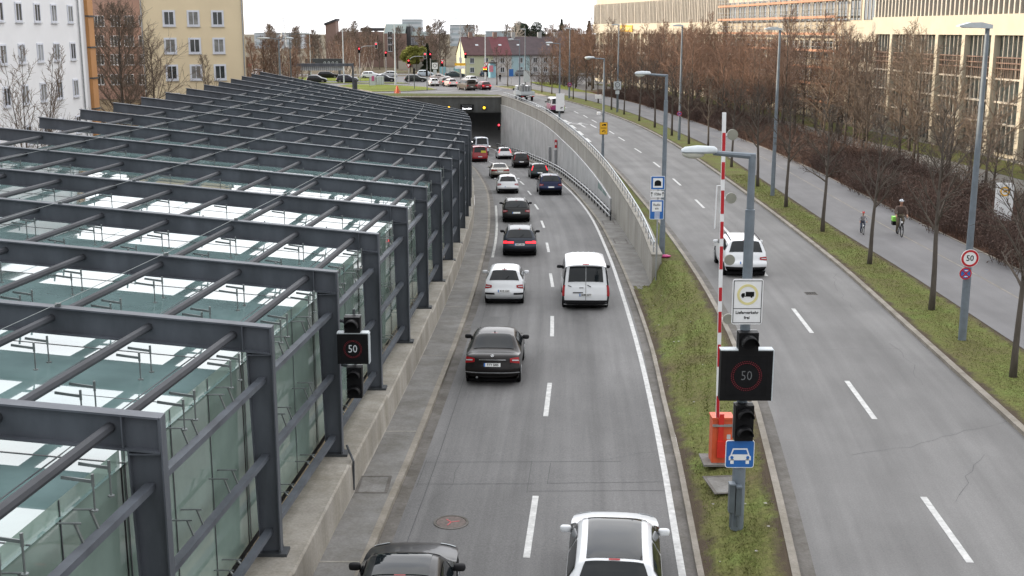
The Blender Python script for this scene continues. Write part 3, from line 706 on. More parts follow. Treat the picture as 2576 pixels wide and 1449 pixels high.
# rows: window foot / head at the rear, windscreen foot, etc. are the same indices for every outline
def cr(P, r):
    n = len(P); i = int(min(max(math.floor(r), 0), n-2)); t = r-i
    p0, p1, p2, p3 = (P[max(i-1, 0)], P[i], P[i+1], P[min(i+2, n-1)])
    k = .5
    out = []
    for a, b, c, d in zip(p0, p1, p2, p3):
        m1 = (c-a)*k; m2 = (d-b)*k
        out.append((2*t**3-3*t*t+1)*b+(t**3-2*t*t+t)*m1+(-2*t**3+3*t*t)*c+(t**3-t*t)*m2)
    return out
class Shell:
    def __init__(s, kind, L, W, H):
        s.P = [(x*L, z*H, w*W/2) for x, z, w in PROF[kind]]; s.kind, s.L, s.W, s.H = kind, L, W, H
        s.zb = H*{'box': .60, 'suv': .655}.get(kind, .66); s.n = len(s.P)
    def S(s, r, q):
        x, z, w = cr(s.P, r); L, W, H = s.L, s.W, s.H
        e = max(0, abs(2*x/L-1)-.55)/.45; Wx = W/2*(1-.10*e*e)
        sg = -1 if q < 0 else 1; a = abs(q)
        u = x/L
        rnd = (.09 if s.kind != 'box' else .02)*(1-(lambda k: k*k*(3-2*k))(min(1, max(0, (r-4)/3)))-(lambda k: k*k*(3-2*k))(min(1, max(0, (r-10)/2.5))))
        sm = lambda a_, b_: (lambda k: k*k*(3-2*k))(min(1, max(0, (r-a_)/(b_-a_))))
        roof = (.5+.5*sm(4, 6.5)-.5*sm(10.5, 12.5))*sm(2, 4)
        if a <= 1:
            dz = -.045*H*roof*a**4
            return Vector((w*q*(1 if a < 1 else 1), x+rnd*a**3*L*.35, z+dz))
        t = a-1
        ex = w; ez = z-.045*H*roof; xx = x+rnd*L*.35
        zb = min(s.zb, ez-.01); zs = min(.17*H, ez-.02)
        if t <= .45:
            k = t/.45
            return Vector((sg*(ex+(max(Wx*.985, ex)-ex)*(k**.85)), xx, ez+(zb-ez)*k))
        k = (t-.45)/.55
        bulge = Wx*(.985+.018*math.sin(math.pi*min(1, k*1.25)))-Wx*.05*max(0, k-.72)/.28
        return Vector((sg*max(bulge, ex*.97) if ez > s.zb else sg*(ex+(bulge-ex)*k), xx, zb+(zs-zb)*k))
    def N(s, r, q):
        d = .02
        a = s.S(r+d, q)-s.S(r-d, q); b = s.S(r, q+d)-s.S(r, q-d); n = b.cross(a)
        n = -n if n.length > 0 else Vector((0, 0, 1))
        n.normalize(); c = s.S(r, q)-Vector((0, s.L*.5, s.H*.45))
        return n if n.dot(c) > 0 else -n
    def body(s):
        mb = MB(); rr = frange(0, s.n-1, 1/3)
        qq = [-2, -1.86, -1.7, -1.58, -1.45, -1.3, -1.15, -1, -.95, -.88, -.8, -.68, -.55, -.3, 0, .3, .55, .68, .8, .88, .95, 1, 1.15, 1.3, 1.45, 1.58, 1.7, 1.86, 2]
        for r in rr: mb.v += [tuple(s.S(r, q)) for q in qq]
        n = len(qq)
        for i in range(len(rr)-1):
            for k in range(n-1): mb.f.append((i*n+k, (i+1)*n+k, (i+1)*n+k+1, i*n+k+1)); mb.m.append(0)
            mb.f.append((i*n, i*n+n-1, (i+1)*n+n-1, (i+1)*n)); mb.m.append(0)
        return mb
    def patch(s, r0, r1, q0, q1, nu=6, nv=6, off=.010, mb=None, shape=None, th=True):
        mb = mb or MB(); o = len(mb.v)
        for i in range(nu+1):
            for k in range(nv+1):
                u, v = i/nu, k/nv
                if shape: u, v = shape(u, v)
                r, q = r0+(r1-r0)*u, q0+(q1-q0)*v
                mb.v.append(tuple(s.S(r, q)+s.N(r, q)*off))
        for i in range(nu):
            for k in range(nv):
                a = o+i*(nv+1)+k; mb.f.append((a, a+nv+1, a+nv+2, a+1)); mb.m.append(0)
        return mb
paint_cache = {}
def paint(col, metal=0.0, rough=.28):
    k = (col, metal, rough)
    if k not in paint_cache: paint_cache[k] = mat('car_paint', col, rough, metal, .05, 1.2, coat=.6 if max(col) > .25 else .28, spec=.35 if max(col) > .25 else .22)
    return paint_cache[k]
def car(kind, label, cat, p, hd, dims, col, metal=0.0, plate=None, slope=0.0, lit=False, detail=2, roofcol=None, lamp='side', group=None, name='car', rails=False, dark=.0, pano=False, star=False, windows=True, rim=True):
    """p: ground point under the middle of the rear bumper; hd: heading in radians, 0 = away from the viewer, + = to the left"""
    L, W, H = dims; sh = Shell(kind, L, W, H); pm = paint(col, metal)
    t = thing(name, label, cat, p, hd, group); t.rotation_euler = (math.atan(slope), 0, hd)
    body = sh.body().build('body', pm, t, 'auto')
    gl = M['carglass']
    # glazing
    hi = 7 if kind == 'sedan' else 6
    lo = 6 if kind == 'sedan' else 5
    if windows:
        def trap(u, v): return u, .5+(v-.5)*(1-.06*u)
        (sh.patch(lo+.2, hi+.4, -.78, .78, 10, 18, .016) if kind == 'box' else sh.patch(lo+.12, hi+.55, -.86, .86, 10, 18, .016, shape=trap)).build('rear_window', gl, t, True)
    sh.patch(10.15, 10.98, -.9, .9, 8, 14, .014).build('windscreen', gl, t, True)
    for sg in (-1, 1):
        if windows or kind != 'box':
            a0 = hi+.25
            mb = sh.patch(a0, 8.45, sg*1.10, sg*1.40, 8, 6, .013); mb.build('side_window', gl, t, True)
        sh.patch(8.6, 10.05, sg*1.10, sg*1.41, 8, 6, .013).build('side_window', gl, t, True)
        if detail > 1: sh.patch(10.15, 10.75, sg*1.12, sg*1.42, 6, 5, .013).build('side_window', gl, t, True)
    # lower bumper, lamps, plate
    sh.patch(.05, 1.45+dark, -1.0, 1.0, 4, 8, .012).build('rear_bumper', M['trim'] if kind in ('suv', 'box') or dark >= 0 else pm, t, True)
    lm = M['lamp_lit'] if lit else M['lamp_red']
    for sg in (-1, 1):
        if lamp == 'tall':
            mb = sh.patch(2.1, 5.0, sg*.90, sg*1.0, 6, 3, .014); sh.patch(2.1, 5.0, sg*1.0, sg*1.05, 6, 2, .014, mb)
        elif lamp == 'wide':
            mb = sh.patch(3.15, 3.8, sg*.36, sg*1.0, 3, 6, .014); sh.patch(3.1, 4.1, sg*.78, sg*1.0, 3, 4, .016, mb)
        elif lamp == 'high':
            mb = sh.patch(3.9, 5.9, sg*.88, sg*1.0, 5, 3, .014)
        else:
            mb = sh.patch(2.95, 4.1, sg*.66, sg*1.0, 4, 5, .016, shape=lambda u, v: (u*(.55+.45*v)+.2*(1-v), v))
            sh.patch(2.95, 4.1, sg*1.0, sg*1.1, 4, 2, .016, mb)
        lo_ = mb.build('tail_lamp', lm, t, True)
        if lamp == 'side' and detail > 1: sh.patch(3.42, 3.62, sg*.74, sg*.98, 1, 4, .022).build('clear_stripe', M['lampw'], lo_, True)
        if detail > 1: sh.patch(13.0, 13.7, sg*.62, sg*.98, 3, 4, .012).build('headlamp', M['lampw'], t, True)
    if detail > 1:
        mb = sh.patch(hi+.66, hi+.85, -.16, .16, 1, 4, .02); mb.build('brake_light', M['lamp_red'], t)
    if plate is not None:
        rp = 2.35 if kind in ('box', 'hatch', 'suv') else 2.75
        c = sh.S(rp, 0); n = sh.N(rp, 0); tl = math.atan2(n.z, -n.y)
        pl = bpy.data.objects.new('number_plate', None)
        mb = MB(); mb.box((0, 0, 0), (.52, .012, .112)); po = mb.build('number_plate', M['plate'], t); po.location = c+n*.016; po.rotation_euler = (-tl, 0, 0)
        mb = MB(); mb.box((-.237, -.0075, 0), (.045, .004, .112)); mb.build('blue_band', M['blue'], po)
        if plate: text(plate, .112, (.02, -.010, 0), M['black'], po, .78, 'plate_lettering', .002)
        bpy.data.objects.remove(pl)
    # mirrors
    for sg in (-1, 1):
        c = sh.S(10.35, sg*1.42)
        mb = MB(); mb.ball(c+Vector((sg*.10, -.02, .05)), .1, 12, 8, 0, (1.15, .6, .72), .6); mb.bar(c, c+Vector((sg*.08, -.02, .0)), .05, .03); mb.build('mirror', M['trim'] if kind == 'box' or col[0] < .3 else pm, t, True)
    mb = MB(); mb.box((0, L*.5, .20), (W*.84, L*.86, .17)); mb.build('underbody', M['matblack'], t)  # black box added low under the body to deepen the contact shadow
    # wheels in dark arches
    rw = .315 if H < 1.55 else .34
    for yy in (.185*L if kind != 'box' else .20*L, .80*L):
        for sg in (-1, 1):
            xo = sg*(W/2*.955)
            mb = MB(); mb.disc((xo-sg*.05, yy, rw+.02), rw+.055, .135, 20, 'x'); mb.build('wheel_arch', M['matblack'], t, 'auto')
            mb = MB(); mb.tube([(xo-sg*.20, yy, rw), (xo-sg*.185, yy, rw), (xo+sg*.01, yy, rw), (xo+sg*.03, yy, rw)], [rw*.9, rw, rw, rw*.9], 20)
            wo = mb.build('wheel', M['rubber'], t, 'auto')
            if rim:
                mb = MB(); mb.ring((0, 0, 0), rw*.5, rw*.68, .02, 16); mb.disc((0, 0, 0), rw*.18, .02, 10)
                for k in range(5):
                    an = k*2*math.pi/5; mb.box((math.cos(an)*rw*.36, 0, math.sin(an)*rw*.36), (rw*.5, .016, rw*.15), Matrix.Rotation(-an, 3, 'Y'))
                ro = mb.build('rim', M['rim'], wo); ro.rotation_euler = (0, 0, math.pi/2); ro.location = (xo+sg*.035, yy, rw)
    if rails:
        for sg in (-1, 1):
            mb = MB(); mb.tube([sh.S(r, sg*.93)+Vector((0, 0, .045)) for r in (7.1, 7.6, 8.3, 9, 9.6, 10)], .022, 6); mb.build('roof_rail', M['galv'] if col[0] < .3 else M['trim'], t, True)
    if pano: sh.patch(hi+.95, 9.95, -.80, .80, 12, 16, .012).build('glass_roof', gl, t, True)
    if detail > 1 and kind != 'box' and not pano:
        c = sh.S(hi+1.05, 0); mb = MB(); mb.prism([(c.y-.06, c.z), (c.y+.1, c.z), (c.y-.03, c.z+.07)], -.015, .015, 'x'); mb.build('antenna', M['trim'], t)
    if kind in ('hatch', 'suv', 'wagon') and detail > 1:
        mb = MB(); c0, c1 = sh.S(lo+.15, .05)+sh.N(lo+.15, .05)*.02, sh.S(lo+.5, .28)+sh.N(lo+.5, .28)*.02
        mb.bar(c0, c1, .025, .015); mb.build('wiper', M['matblack'], t)
    if star:
        c = sh.S(4.3, 0); n = sh.N(4.3, 0)
        mb = MB(); mb.ring((0, 0, 0), .04, .05, .012, 20)
        for k in range(3):
            an = math.pi/2+k*2*math.pi/3; mb.bar((0, 0, 0), (math.cos(an)*.045, 0, math.sin(an)*.045), .012, .01, (0, 1, 0))
        b = mb.build('badge', M['chrome'], t); b.location = c+n*.02; b.rotation_euler = (-math.atan2(n.z, -n.y), 0, 0)
        sh.patch(3.52, 3.62, -.5, .5, 1, 8, .02).build('chrome_strip', M['chrome'], t)
        sh.patch(1.55, 1.68, -1.0, 1.0, 1, 10, .02).build('bumper_strip', M['galv'], t)
        mb = MB(); c = sh.S(.6, -.6); mb.tube([c+Vector((0, .1, 0)), c+Vector((0, -.06, 0))], .035, 10); mb.build('exhaust', M['chrome'], t)
    return t, sh
def slope_at(y): return (zr(y+2)-zr(y-2))/4
def rampcar(px, py, *a, hd=0.0, **k):
    p = atr(px, py)
    dxdy = (LK(p.y+3)-LK(p.y-1))/4
    return kindcar(p, math.atan(-dxdy)+hd, slope_at(p.y+2), *a, **k)
def kindcar(p, hd, slope, kind, label, cat, dims, col, **k):
    return car(kind, label, cat, p, hd, dims, col, slope=slope, **k)

WHITE, SILV, BLK = (.74, .76, .78), (.42, .44, .46), (.012, .012, .014)
rampcar(1238, 974, 'sedan', 'dark brown black saloon with chrome boot strip in the left ramp lane', 'car', (4.58, 1.77, 1.45), (.012, .010, .010), metal=.3, plate='F:YY 5005', star=True, hd=-.0, dark=-.3)
v, sh = rampcar(1268, 768, 'hatch', 'small white hatchback with black bumper strips in the left ramp lane', 'car', (3.64, 1.66, 1.50), WHITE, plate='M:HR 6260', lamp='side', dark=-.6)
for sg in (-1, 1): sh.patch(1.55, 1.95, sg*.5, sg*1.0, 2, 6, .02).build('bumper_strip', M['trim'], v, True)
v, sh = rampcar(1473, 782, 'box', 'white passenger van with dark corner lamps in the right ramp lane', 'van', (5.0, 1.95, 1.97), WHITE, plate='M:MB 6277', lamp='tall', name='van')
mb = MB()
for sg in (-1, 1): sh.patch(5.0, 6.5, sg*.93, sg*1.0, 4, 2, .012, mb); sh.patch(.9, 2.1, sg*.92, sg*1.0, 3, 2, .012, mb)
mb.build('corner_trim', M['trim'], v)
mb = MB(); sh.patch(1.3, 5.1, -.008, .008, 8, 1, .016, mb); mb.build('door_gap', M['gutter'], v)
mb = MB(); sh.patch(5.0, 6.7, -.012, .012, 8, 2, .022, mb); mb.build('door_frame', M['galv'], v)
mb = MB(); sh.patch(2.72, 2.95, -.55, -.12, 1, 4, .03, mb); sh.patch(3.75, 3.9, -.28, -.1, 1, 2, .03, mb); mb.build('handle', M['trim'], v)
mb = MB()
for k in range(5): sh.patch(7.2, 9.7, -.62+k*.28, -.57+k*.28, 6, 1, .012, mb)
mb.build('roof_rib', M['lampw'], v)
mb = MB()
for x in (-.78, .06):
    a_, b_ = sh.S(4.9, x)+Vector((0, -.03, 0)), sh.S(4.15, x+.16)+Vector((0, -.03, 0)); mb.bar(a_, b_, .025, .02, (0, 1, 0))
mb.build('wiper', M['trim'], v)
rampcar(1307, 647, 'wagon', 'slate blue estate car with lit wide brake lights in the left ramp lane', 'car', (4.62, 1.81, 1.46), (.035, .042, .055), metal=.4, plate='M:SC 3064', lit=True, lamp='wide', rails=True)
rampcar(1299, 561, 'wagon', 'black estate car with red side lamps, second ahead of the small white hatchback', 'car', (4.7, 1.82, 1.45), (.016, .016, .017), plate='', rails=True)
rampcar(1386, 492, 'suv', 'navy blue sport utility car in the right ramp lane, next ahead of the white van', 'car', (4.66, 1.88, 1.66), (.008, .014, .05), metal=.3, plate='', rails=True)
rampcar(1278, 488, 'hatch', 'white hatchback with red corner lamps behind the gold saloon on the ramp', 'car', (4.3, 1.78, 1.48), WHITE, plate='')
rampcar(1358, 450, 'hatch', 'dark green small hatchback ahead of the navy car on the ramp', 'car', (3.9, 1.70, 1.45), (.02, .03, .028), plate='', lit=True, lamp='high')
rampcar(1259, 450, 'sedan', 'old pale gold saloon with wide red tail panel on the ramp', 'car', (4.75, 1.80, 1.42), (.30, .28, .24), metal=.5, plate='', lamp='wide')
rampcar(1312, 423, 'suv', 'black compact sport utility car with silver skid plate deep on the ramp', 'car', (4.2, 1.80, 1.68), (.018, .014, .014), plate='', lamp='high', hd=-.04)
rampcar(1271, 401, 'hatch', 'white rounded hatchback nearest to the tunnel in the right lane', 'car', (3.95, 1.72, 1.48), WHITE, plate='', lit=True, lamp='high')
v, sh = rampcar(1208, 408, 'box', 'dark red delivery van with yellow sticker in its rear window', 'van', (4.6, 1.88, 1.92), (.36, .012, .02), plate='', name='van', lamp='tall')
mb = MB(); sh.patch(5.1, 5.5, .12, .8, 2, 3, .03, mb); mb.build('sticker', mat('yellow_sticker', (.65, .55, .05), .5), v)
rampcar(1213, 391, 'box', 'white van with ladder bars on its roof just inside the tunnel shade', 'van', (4.9, 1.92, 2.45), (.62, .66, .72), plate='', name='van')
# two cars nearest to the viewer, cut by the lower edge
p = Vector((1.78, 19.25, zr(20))); car('hatch', 'white hatchback with black panoramic glass roof nearest to the viewer', 'car', p, math.atan(-.09), (4.45, 1.78, 1.45), WHITE, plate='', pano=True)
p = Vector((-1.98, 17.9, zr(20))); car('sedan', 'black car with added mirror like roof sheet at the lower edge by the kerb', 'car', p, math.atan(-.02), (4.3, 1.78, 1.42), BLK, plate='', pano=True)  # glossy sheet added over the plain roof to mirror the sky
# street
def streetcar(px, py, kind, label, cat, dims, col, hd=0.0, z=.008, **k):
    return car(kind, label, cat, at(px, py, z), hd, dims, col, **k)
streetcar(1876, 700, 'suv', 'white sport utility car driving off alone on the right hand street', 'car', (4.44, 1.82, 1.60), WHITE, hd=math.atan(-.045), plate='', rails=True)
v, sh = streetcar(1403, 285, 'box', 'white and magenta delivery van on the street beyond the ramp wall', 'van', (4.95, 1.92, 1.94), (.70, .66, .68), hd=math.atan(.115), plate='', name='van', windows=True)
mb = MB(); sh.patch(1.5, 4.6, -.98, .98, 5, 8, .011, mb); mb.build('colour_band', mat('magenta_film', (.28, .02, .13), .4), v)
mb = MB(); sh.patch(1.5, 3.4, .25, .97, 4, 5, .022, mb); mb.build('colour_patch', mat('green_film', (.22, .36, .07), .4), v)
mb = MB(); sh.patch(2.2, 9.6, -1.92, -1.45, 12, 4, .012, mb); mb.build('side_film', mat('rose_film', (.55, .25, .33), .4), v)
# flat bed truck carrying pale slabs
p = at(1328, 255, .006); t = thing('flatbed_truck', 'white flatbed truck loaded with upright grey slabs on the street', 'truck', p, math.atan(.22))
mb = MB(); mb.box((0, 1.75, .95), (2.1, 3.4, .12)); mb.box((0, .04, 1.22), (2.1, .06, .42)); mb.box((-1.02, 1.75, 1.22), (.06, 3.4, .42)); mb.box((1.02, 1.75, 1.22), (.06, 3.4, .42)); mb.build('load_bed', M['lampw'], t)
mb = MB(); mb.prism([(3.55, .55), (3.55, 2.1), (4.4, 2.15), (4.95, 1.45), (5.5, 1.2), (5.55, .5)], -.95, .95, 'x'); mb.build('cab', paint(WHITE), t)
mb = MB(); mb.box((0, 3.535, 1.75), (1.5, .03, .45)); mb.build('cab_window', M['carglass'], t)
mb = MB(); mb.box((0, 2.2, .66), (.8, 4.2, .2)); mb.build('chassis', M['matblack'], t)
for yy in (.9, 4.5):
    for sg in (-1, 1):
        mb = MB(); mb.disc((sg*.82, yy, .34), .34, .24, 18, 'x'); mb.build('wheel', M['rubber'], t, 'auto')
for sg in (-1, 1):
    mb = MB(); mb.box((sg*.8, .02, .72), (.36, .06, .14)); mb.build('tail_lamp', M['lamp_red'], t)
    mb = MB(); mb.box((sg*1.15, 4.5, 1.6), (.2, .1, .3)); mb.build('mirror', M['trim'], t)
mb = MB(); mb.box((0, 0, .7), (.5, .02, .11)); mb.build('number_plate', M['plate'], t)
for k in range(4):
    x = -.72+k*.48
    mb = MB(); mb.box((0, 0, 0), (.30, 1.5-.1*k, 1.25+.2*math.sin(k*2))); o = mb.build('stone_slab', M['galv'], None)
    o.matrix_world = Matrix.Translation(p) @ Matrix.Rotation(math.atan(.22), 4, 'Z') @ Matrix.Translation((x, 1.7+.15*k, 1.70+.1*math.sin(k*2))) @ Matrix.Rotation(.06*(k-1.5), 4, 'Y')
    tag(o, 'grey stone slab standing on the flatbed truck', 'slab', 'slabs on the flatbed truck')
# traffic waiting and crossing beyond the tunnel mouth
H_ = math.pi/2
v, sh = streetcar(1187, 228.0, 'box', 'dark panel van waiting at the lights with bright flank', 'van', (4.8, 1.9, 1.95), (.10, .085, .075), hd=.42, plate='', name='van', detail=1)
streetcar(1226, 226.6, 'hatch', 'dark red hatchback waiting at the lights right of the dark van', 'car', (4.1, 1.72, 1.46), (.20, .02, .025), hd=.40, plate='', lit=True, detail=1)
streetcar(1193, 212.5, 'suv', 'white sport utility car crossing the junction ahead of the dark van', 'car', (4.4, 1.82, 1.62), WHITE, hd=.42, plate='', detail=1)
streetcar(1095, 217.3, 'hatch', 'small white hatchback with dark rear window waiting beside the traffic island', 'car', (3.6, 1.66, 1.5), (.66, .67, .68), hd=.25, plate='', detail=1)
streetcar(1124, 215.0, 'hatch', 'dark hatchback between the small white hatchback and the pale pink one', 'car', (4.0, 1.72, 1.46), (.12, .10, .09), hd=.40, plate='', lit=True, detail=1)
streetcar(1141, 218.8, 'hatch', 'pale pinkish hatchback left of the dark panel van', 'car', (4.0, 1.72, 1.48), (.55, .47, .45), hd=.40, plate='', lit=True, detail=1)
streetcar(940, 206.0, 'sedan', 'black saloon crossing right behind the white cabinets', 'car', (4.7, 1.8, 1.45), (.02, .022, .03), hd=-H_, detail=1)
streetcar(1000, 195.5, 'hatch', 'silver hatchback crossing behind the tall white mast', 'car', (4.3, 1.76, 1.5), SILV, hd=-H_+3.14, detail=1)
streetcar(1017, 206.2, 'wagon', 'dark green estate crossing between the two back facing signals', 'car', (4.7, 1.8, 1.5), (.03, .035, .035), hd=-H_, detail=1)
streetcar(1081, 202.6, 'sedan', 'champagne coupe crossing in the middle of the junction', 'car', (4.5, 1.78, 1.42), (.40, .36, .34), hd=-H_, detail=1)
streetcar(1119, 194.5, 'sedan', 'dark teal saloon crossing in front of the pale blue hoarding', 'car', (4.6, 1.8, 1.42), (.04, .06, .065), hd=-H_, detail=1)
streetcar(1048, 193.0, 'hatch', 'pale blue hatchback farther back in the crossing lane', 'car', (4.1, 1.74, 1.5), (.45, .52, .58), hd=-H_, detail=1)
streetcar(771, 208.0, 'hatch', 'dark hatchback leftmost in the crossing queue', 'car', (4.2, 1.76, 1.5), (.02, .022, .028), hd=-H_, detail=1)
streetcar(798, 196.6, 'wagon', 'long black car in the farther crossing lane under the gantry', 'car', (5.0, 1.86, 1.5), (.012, .012, .014), hd=-H_, detail=1)
streetcar(846, 208.0, 'suv', 'dark blue compact sport utility car crossing near the gantry post', 'car', (4.5, 1.82, 1.6), (.035, .035, .055), hd=-H_, detail=1)
streetcar(908, 196.8, 'wagon', 'white estate crossing behind the black saloon', 'car', (4.7, 1.82, 1.5), (.70, .73, .78), hd=-H_, detail=1)
streetcar(1295, 191.5, 'hatch', 'grey hatchback parked before the pale blue house', 'car', (4.3, 1.76, 1.5), (.2, .21, .22), hd=-H_, detail=1)
streetcar(1206, 192.8, 'hatch', 'dark blue car parked before the greenish yellow house', 'car', (4.0, 1.74, 1.45), (.04, .07, .10), hd=-H_, detail=1)
streetcar(640, 190.5, 'hatch', 'white car parked at the side road by the ochre block', 'car', (4.2, 1.76, 1.5), WHITE, hd=-.3, detail=1)
# ------------------------------------------------------------------ lamps, signs, signals, barrier
def plate_part(par, x, z, w, h, m, y=0.0, d=.02, name='sign_plate', rad=.0):
    mb = MB()
    if rad:
        P = []
        for cx_, cz_, a0 in ((w/2-rad, h/2-rad, 0), (-w/2+rad, h/2-rad, 90), (-w/2+rad, -h/2+rad, 180), (w/2-rad, -h/2+rad, 270)):
            P += [(x+cx_+rad*math.cos(R(a0+k*30)), z+cz_+rad*math.sin(R(a0+k*30))) for k in range(4)]
        mb.prism(P, y-d/2, y+d/2)
    else: mb.box((x, y, z), (w, d, h))
    return mb.build(name, m, par)
def median_lamp(base, top_z, arm, label, r=.095, tilt=-.03, side=-1):
    t = thing('street_lamp', label, 'street lamp', base)
    h = top_z-base.z
    mb = MB(); mb.tube([(0, 0, 0), (0, 0, 1.4), (0, 0, 1.401), (0, 0, h*.86), (0, 0, h*.861), (0, 0, h)], [r*1.25, r*1.2, r, r*.85, r*.66, r*.62], 12); mb.build('pole', M['pole'], t, 'auto')
    mb = MB(); mb.tube([(r*.5, 0, h-.05), (side*arm*.55, 0, h+.02)], [r*.55, r*.42], 8); mb.build('arm', M['pole'], t, 'auto')
    x0, x1 = side*arm*.5, side*arm
    mb = MB(); mb.v = []; n = 12
    secs = [(x0, .05, .06), (x0+(x1-x0)*.08, .10, .10), (x0+(x1-x0)*.55, .15, .12), (x0+(x1-x0)*.9, .13, .09), (x1, .06, .04)]
    zz = h+.05
    for (x, w_, hh) in secs:
        for k in range(n):
            a = 2*math.pi*k/n; mb.v.append((x, w_*math.cos(a), zz+hh*math.sin(a)*(1 if math.sin(a) > 0 else .45)))
    for i in range(len(secs)-1):
        for k in range(n): mb.f.append((i*n+k, i*n+(k+1) % n, (i+1)*n+(k+1) % n, (i+1)*n+k)); mb.m.append(0)
    mb.f += [tuple(range(n)), tuple((len(secs)-1)*n+k for k in range(n))[::-1]]; mb.m += [0, 0]
    mb.build('lamp_head', M['lampw'], t, 'auto')
    mb = MB(); mb.ball((x0+(x1-x0)*.66, 0, zz-.05), .12, 12, 8, 0, (1.9, .9, .8)); mb.build('lamp_bowl', mat('clear_bowl', (.55, .55, .48), .15, 0, .05, 5) if 'clear_bowl' not in bpy.data.materials else bpy.data.materials['clear_bowl'], t, True)
    return t
def bp(px, py, z=.06): return at(px, py, z)
def top_of(b, px, py): return aty(px, py, b.y).z
b0 = bp(1853, 1330, -.08); z0 = top_of(b0, 1895, 387)
median_lamp(b0, z0, 1.42, 'nearest median street lamp, carrying signals and the speed display', .115)
bs = bp(1665, 640); median_lamp(bs, top_of(bs, 1672, 188), 1.45, 'median street lamp beside the blue tunnel sign', .11)
bt = Vector((WT(86)+.75, 86, .06)); bt = aty(1516, 400, 89.0); bt.z = .06; bt = bp(1516, 403); median_lamp(bt, top_of(bt, 1520, 147), 1.55, 'median street lamp with the yellow truck diversion sign')
bu = bp(1407, 309); median_lamp(bu, top_of(bu, 1409, 109), 1.6, 'median street lamp with a white panel behind the magenta van')
bv = bp(1307, 252); median_lamp(bv, top_of(bv, 1306, 100), 1.7, 'median street lamp rising behind the flatbed truck')

# --- things fixed to the nearest median pole
Y0 = b0.y-.18
def on_pole(px, py, y=None): return aty(px, py, y or Y0)
def signal_head(name, label, p, w, hs, cat='traffic signal', lens=None, visor=True, group=None):
    """hs: list of lens heights (0 centre), box size from w"""
    t = thing(name, label, cat, p, 0, group)
    hh = (max(hs)-min(hs))+w
    mb = MB(); mb.box((0, 0, (max(hs)+min(hs))/2), (w, .24, hh)); mb.build('housing', M['black'], t)
    mb = MB(); mb.box((0, .135, (max(hs)+min(hs))/2), (w*1.02, .03, hh*1.01)); mb.build('rear_frame', M['galv'], t)
    for z in hs:
        mb = MB(); mb.disc((0, -.125, z), w*.36, .02, 20); mb.build('lens', lens or M['matblack'], t)
        if visor:
            mb = MB(); n = 12; vs = []
            for yy, rr in ((-.12, w*.42), (-.12-w*.75, w*.40)):
                for k in range(n+1):
                    a = R(-20+220*k/n); vs.append((rr*math.cos(a), yy if (k not in (0, n)) else (-.12 if yy == -.12 else -.12-w*.3), z+rr*math.sin(a)))
            mb.add(vs, [(k, k+1, n+2+k, n+1+k) for k in range(n)]); o = mb.build('visor', M['black'], t, True)
            s = o.modifiers.new('s', 'SOLIDIFY'); s.thickness = .008
    return t
signal_head('lane_signal', 'single unlit black signal head above the large speed display', on_pole(1881, 858), .40, [0])
signal_head('lane_signal', 'double unlit black signal head under the large speed display', on_pole(1870, 1061), .38, [-.19, .19])
def led50(label, p, w, depth, letters):
    t = thing('speed_display', label, 'speed display', p)
    mb = MB(); mb.box((0, 0, 0), (w, depth, w)); mb.build('display_box', M['black'], t)
    mb = MB(); mb.box((0, .01, w/2+.012), (w*1.02, depth*1.05, .025)); mb.box((w/2+.012, .01, 0), (.025, depth*1.05, w)); mb.build('edge_frame', M['lampw'], t)
    mb = MB(); mb.box((0, -depth/2-.003, 0), (w*.8, .006, w*.8)); mb.build('display_face', M['matblack'], t)
    mb = MB()
    for rr in (.29, .255):
        for k in range(44):
            a = 2*math.pi*k/44; mb.box((rr*w*math.cos(a), -depth/2-.010, rr*w*math.sin(a)), (w*.014, .008, w*.014))
    mb.build('red_ring', M['led_dimred'], t)
    text('50', w*(.27 if w > .9 else .36), (0, -depth/2-.012, 0), letters, t, .85, bold=-.004*w if w > .9 else 0)
    return t
led50('large black speed display showing 50 in a red dotted ring on the median pole', on_pole(1875, 942), 1.06, .22, M['led_dim'])
# truck sign
p = on_pole(1880, 759); t = thing('truck_sign', 'white sign with black truck in a pale yellow ring and delivery text', 'sign', p)
plate_part(t, 0, 0, .62, .94, M['white'], 0, .02, 'sign_plate', .05)
mb = MB()
for w_, h_, x, z in ((.56, .012, 0, .435), (.56, .012, 0, -.435), (.012, .88, -.282, 0), (.012, .88, .282, 0), (.56, .012, 0, -.14)): mb.box((x, -.0125, z), (w_, .006, h_))
mb.build('sign_border', M['black'], t)
mb = MB(); mb.ring((0, -.0125, .15), .165, .215, .006, 40); mb.build('yellow_ring', M['paleyel'], t)
def truck_icon(par, x, z, s, m, y=-.0135):
    mb = MB(); mb.box((x+.28*s, y, z+.1*s), (1.1*s, .006, .55*s))
    mb.prism([(x-.85*s, z-.22*s), (x-.85*s, z+.02*s), (x-.7*s, z+.2*s), (x-.38*s, z+.2*s), (x-.38*s, z-.22*s)], y-.003, y+.003)
    mb.box((x, y, z-.22*s), (1.6*s, .0055, .09*s))
    for xx in (-.62, .5): mb.disc((x+xx*s, y-.001, z-.3*s), .13*s, .007, 14)
    mb.build('truck_symbol', m, par)
truck_icon(t, 0, .15, .155, M['black'])
text('Lieferverkehr', .085, (0, -.0125, -.225), M['black'], t, 1.0, bold=.002); text('frei', .085, (0, -.0125, -.33), M['black'], t, 1.0, bold=.002)
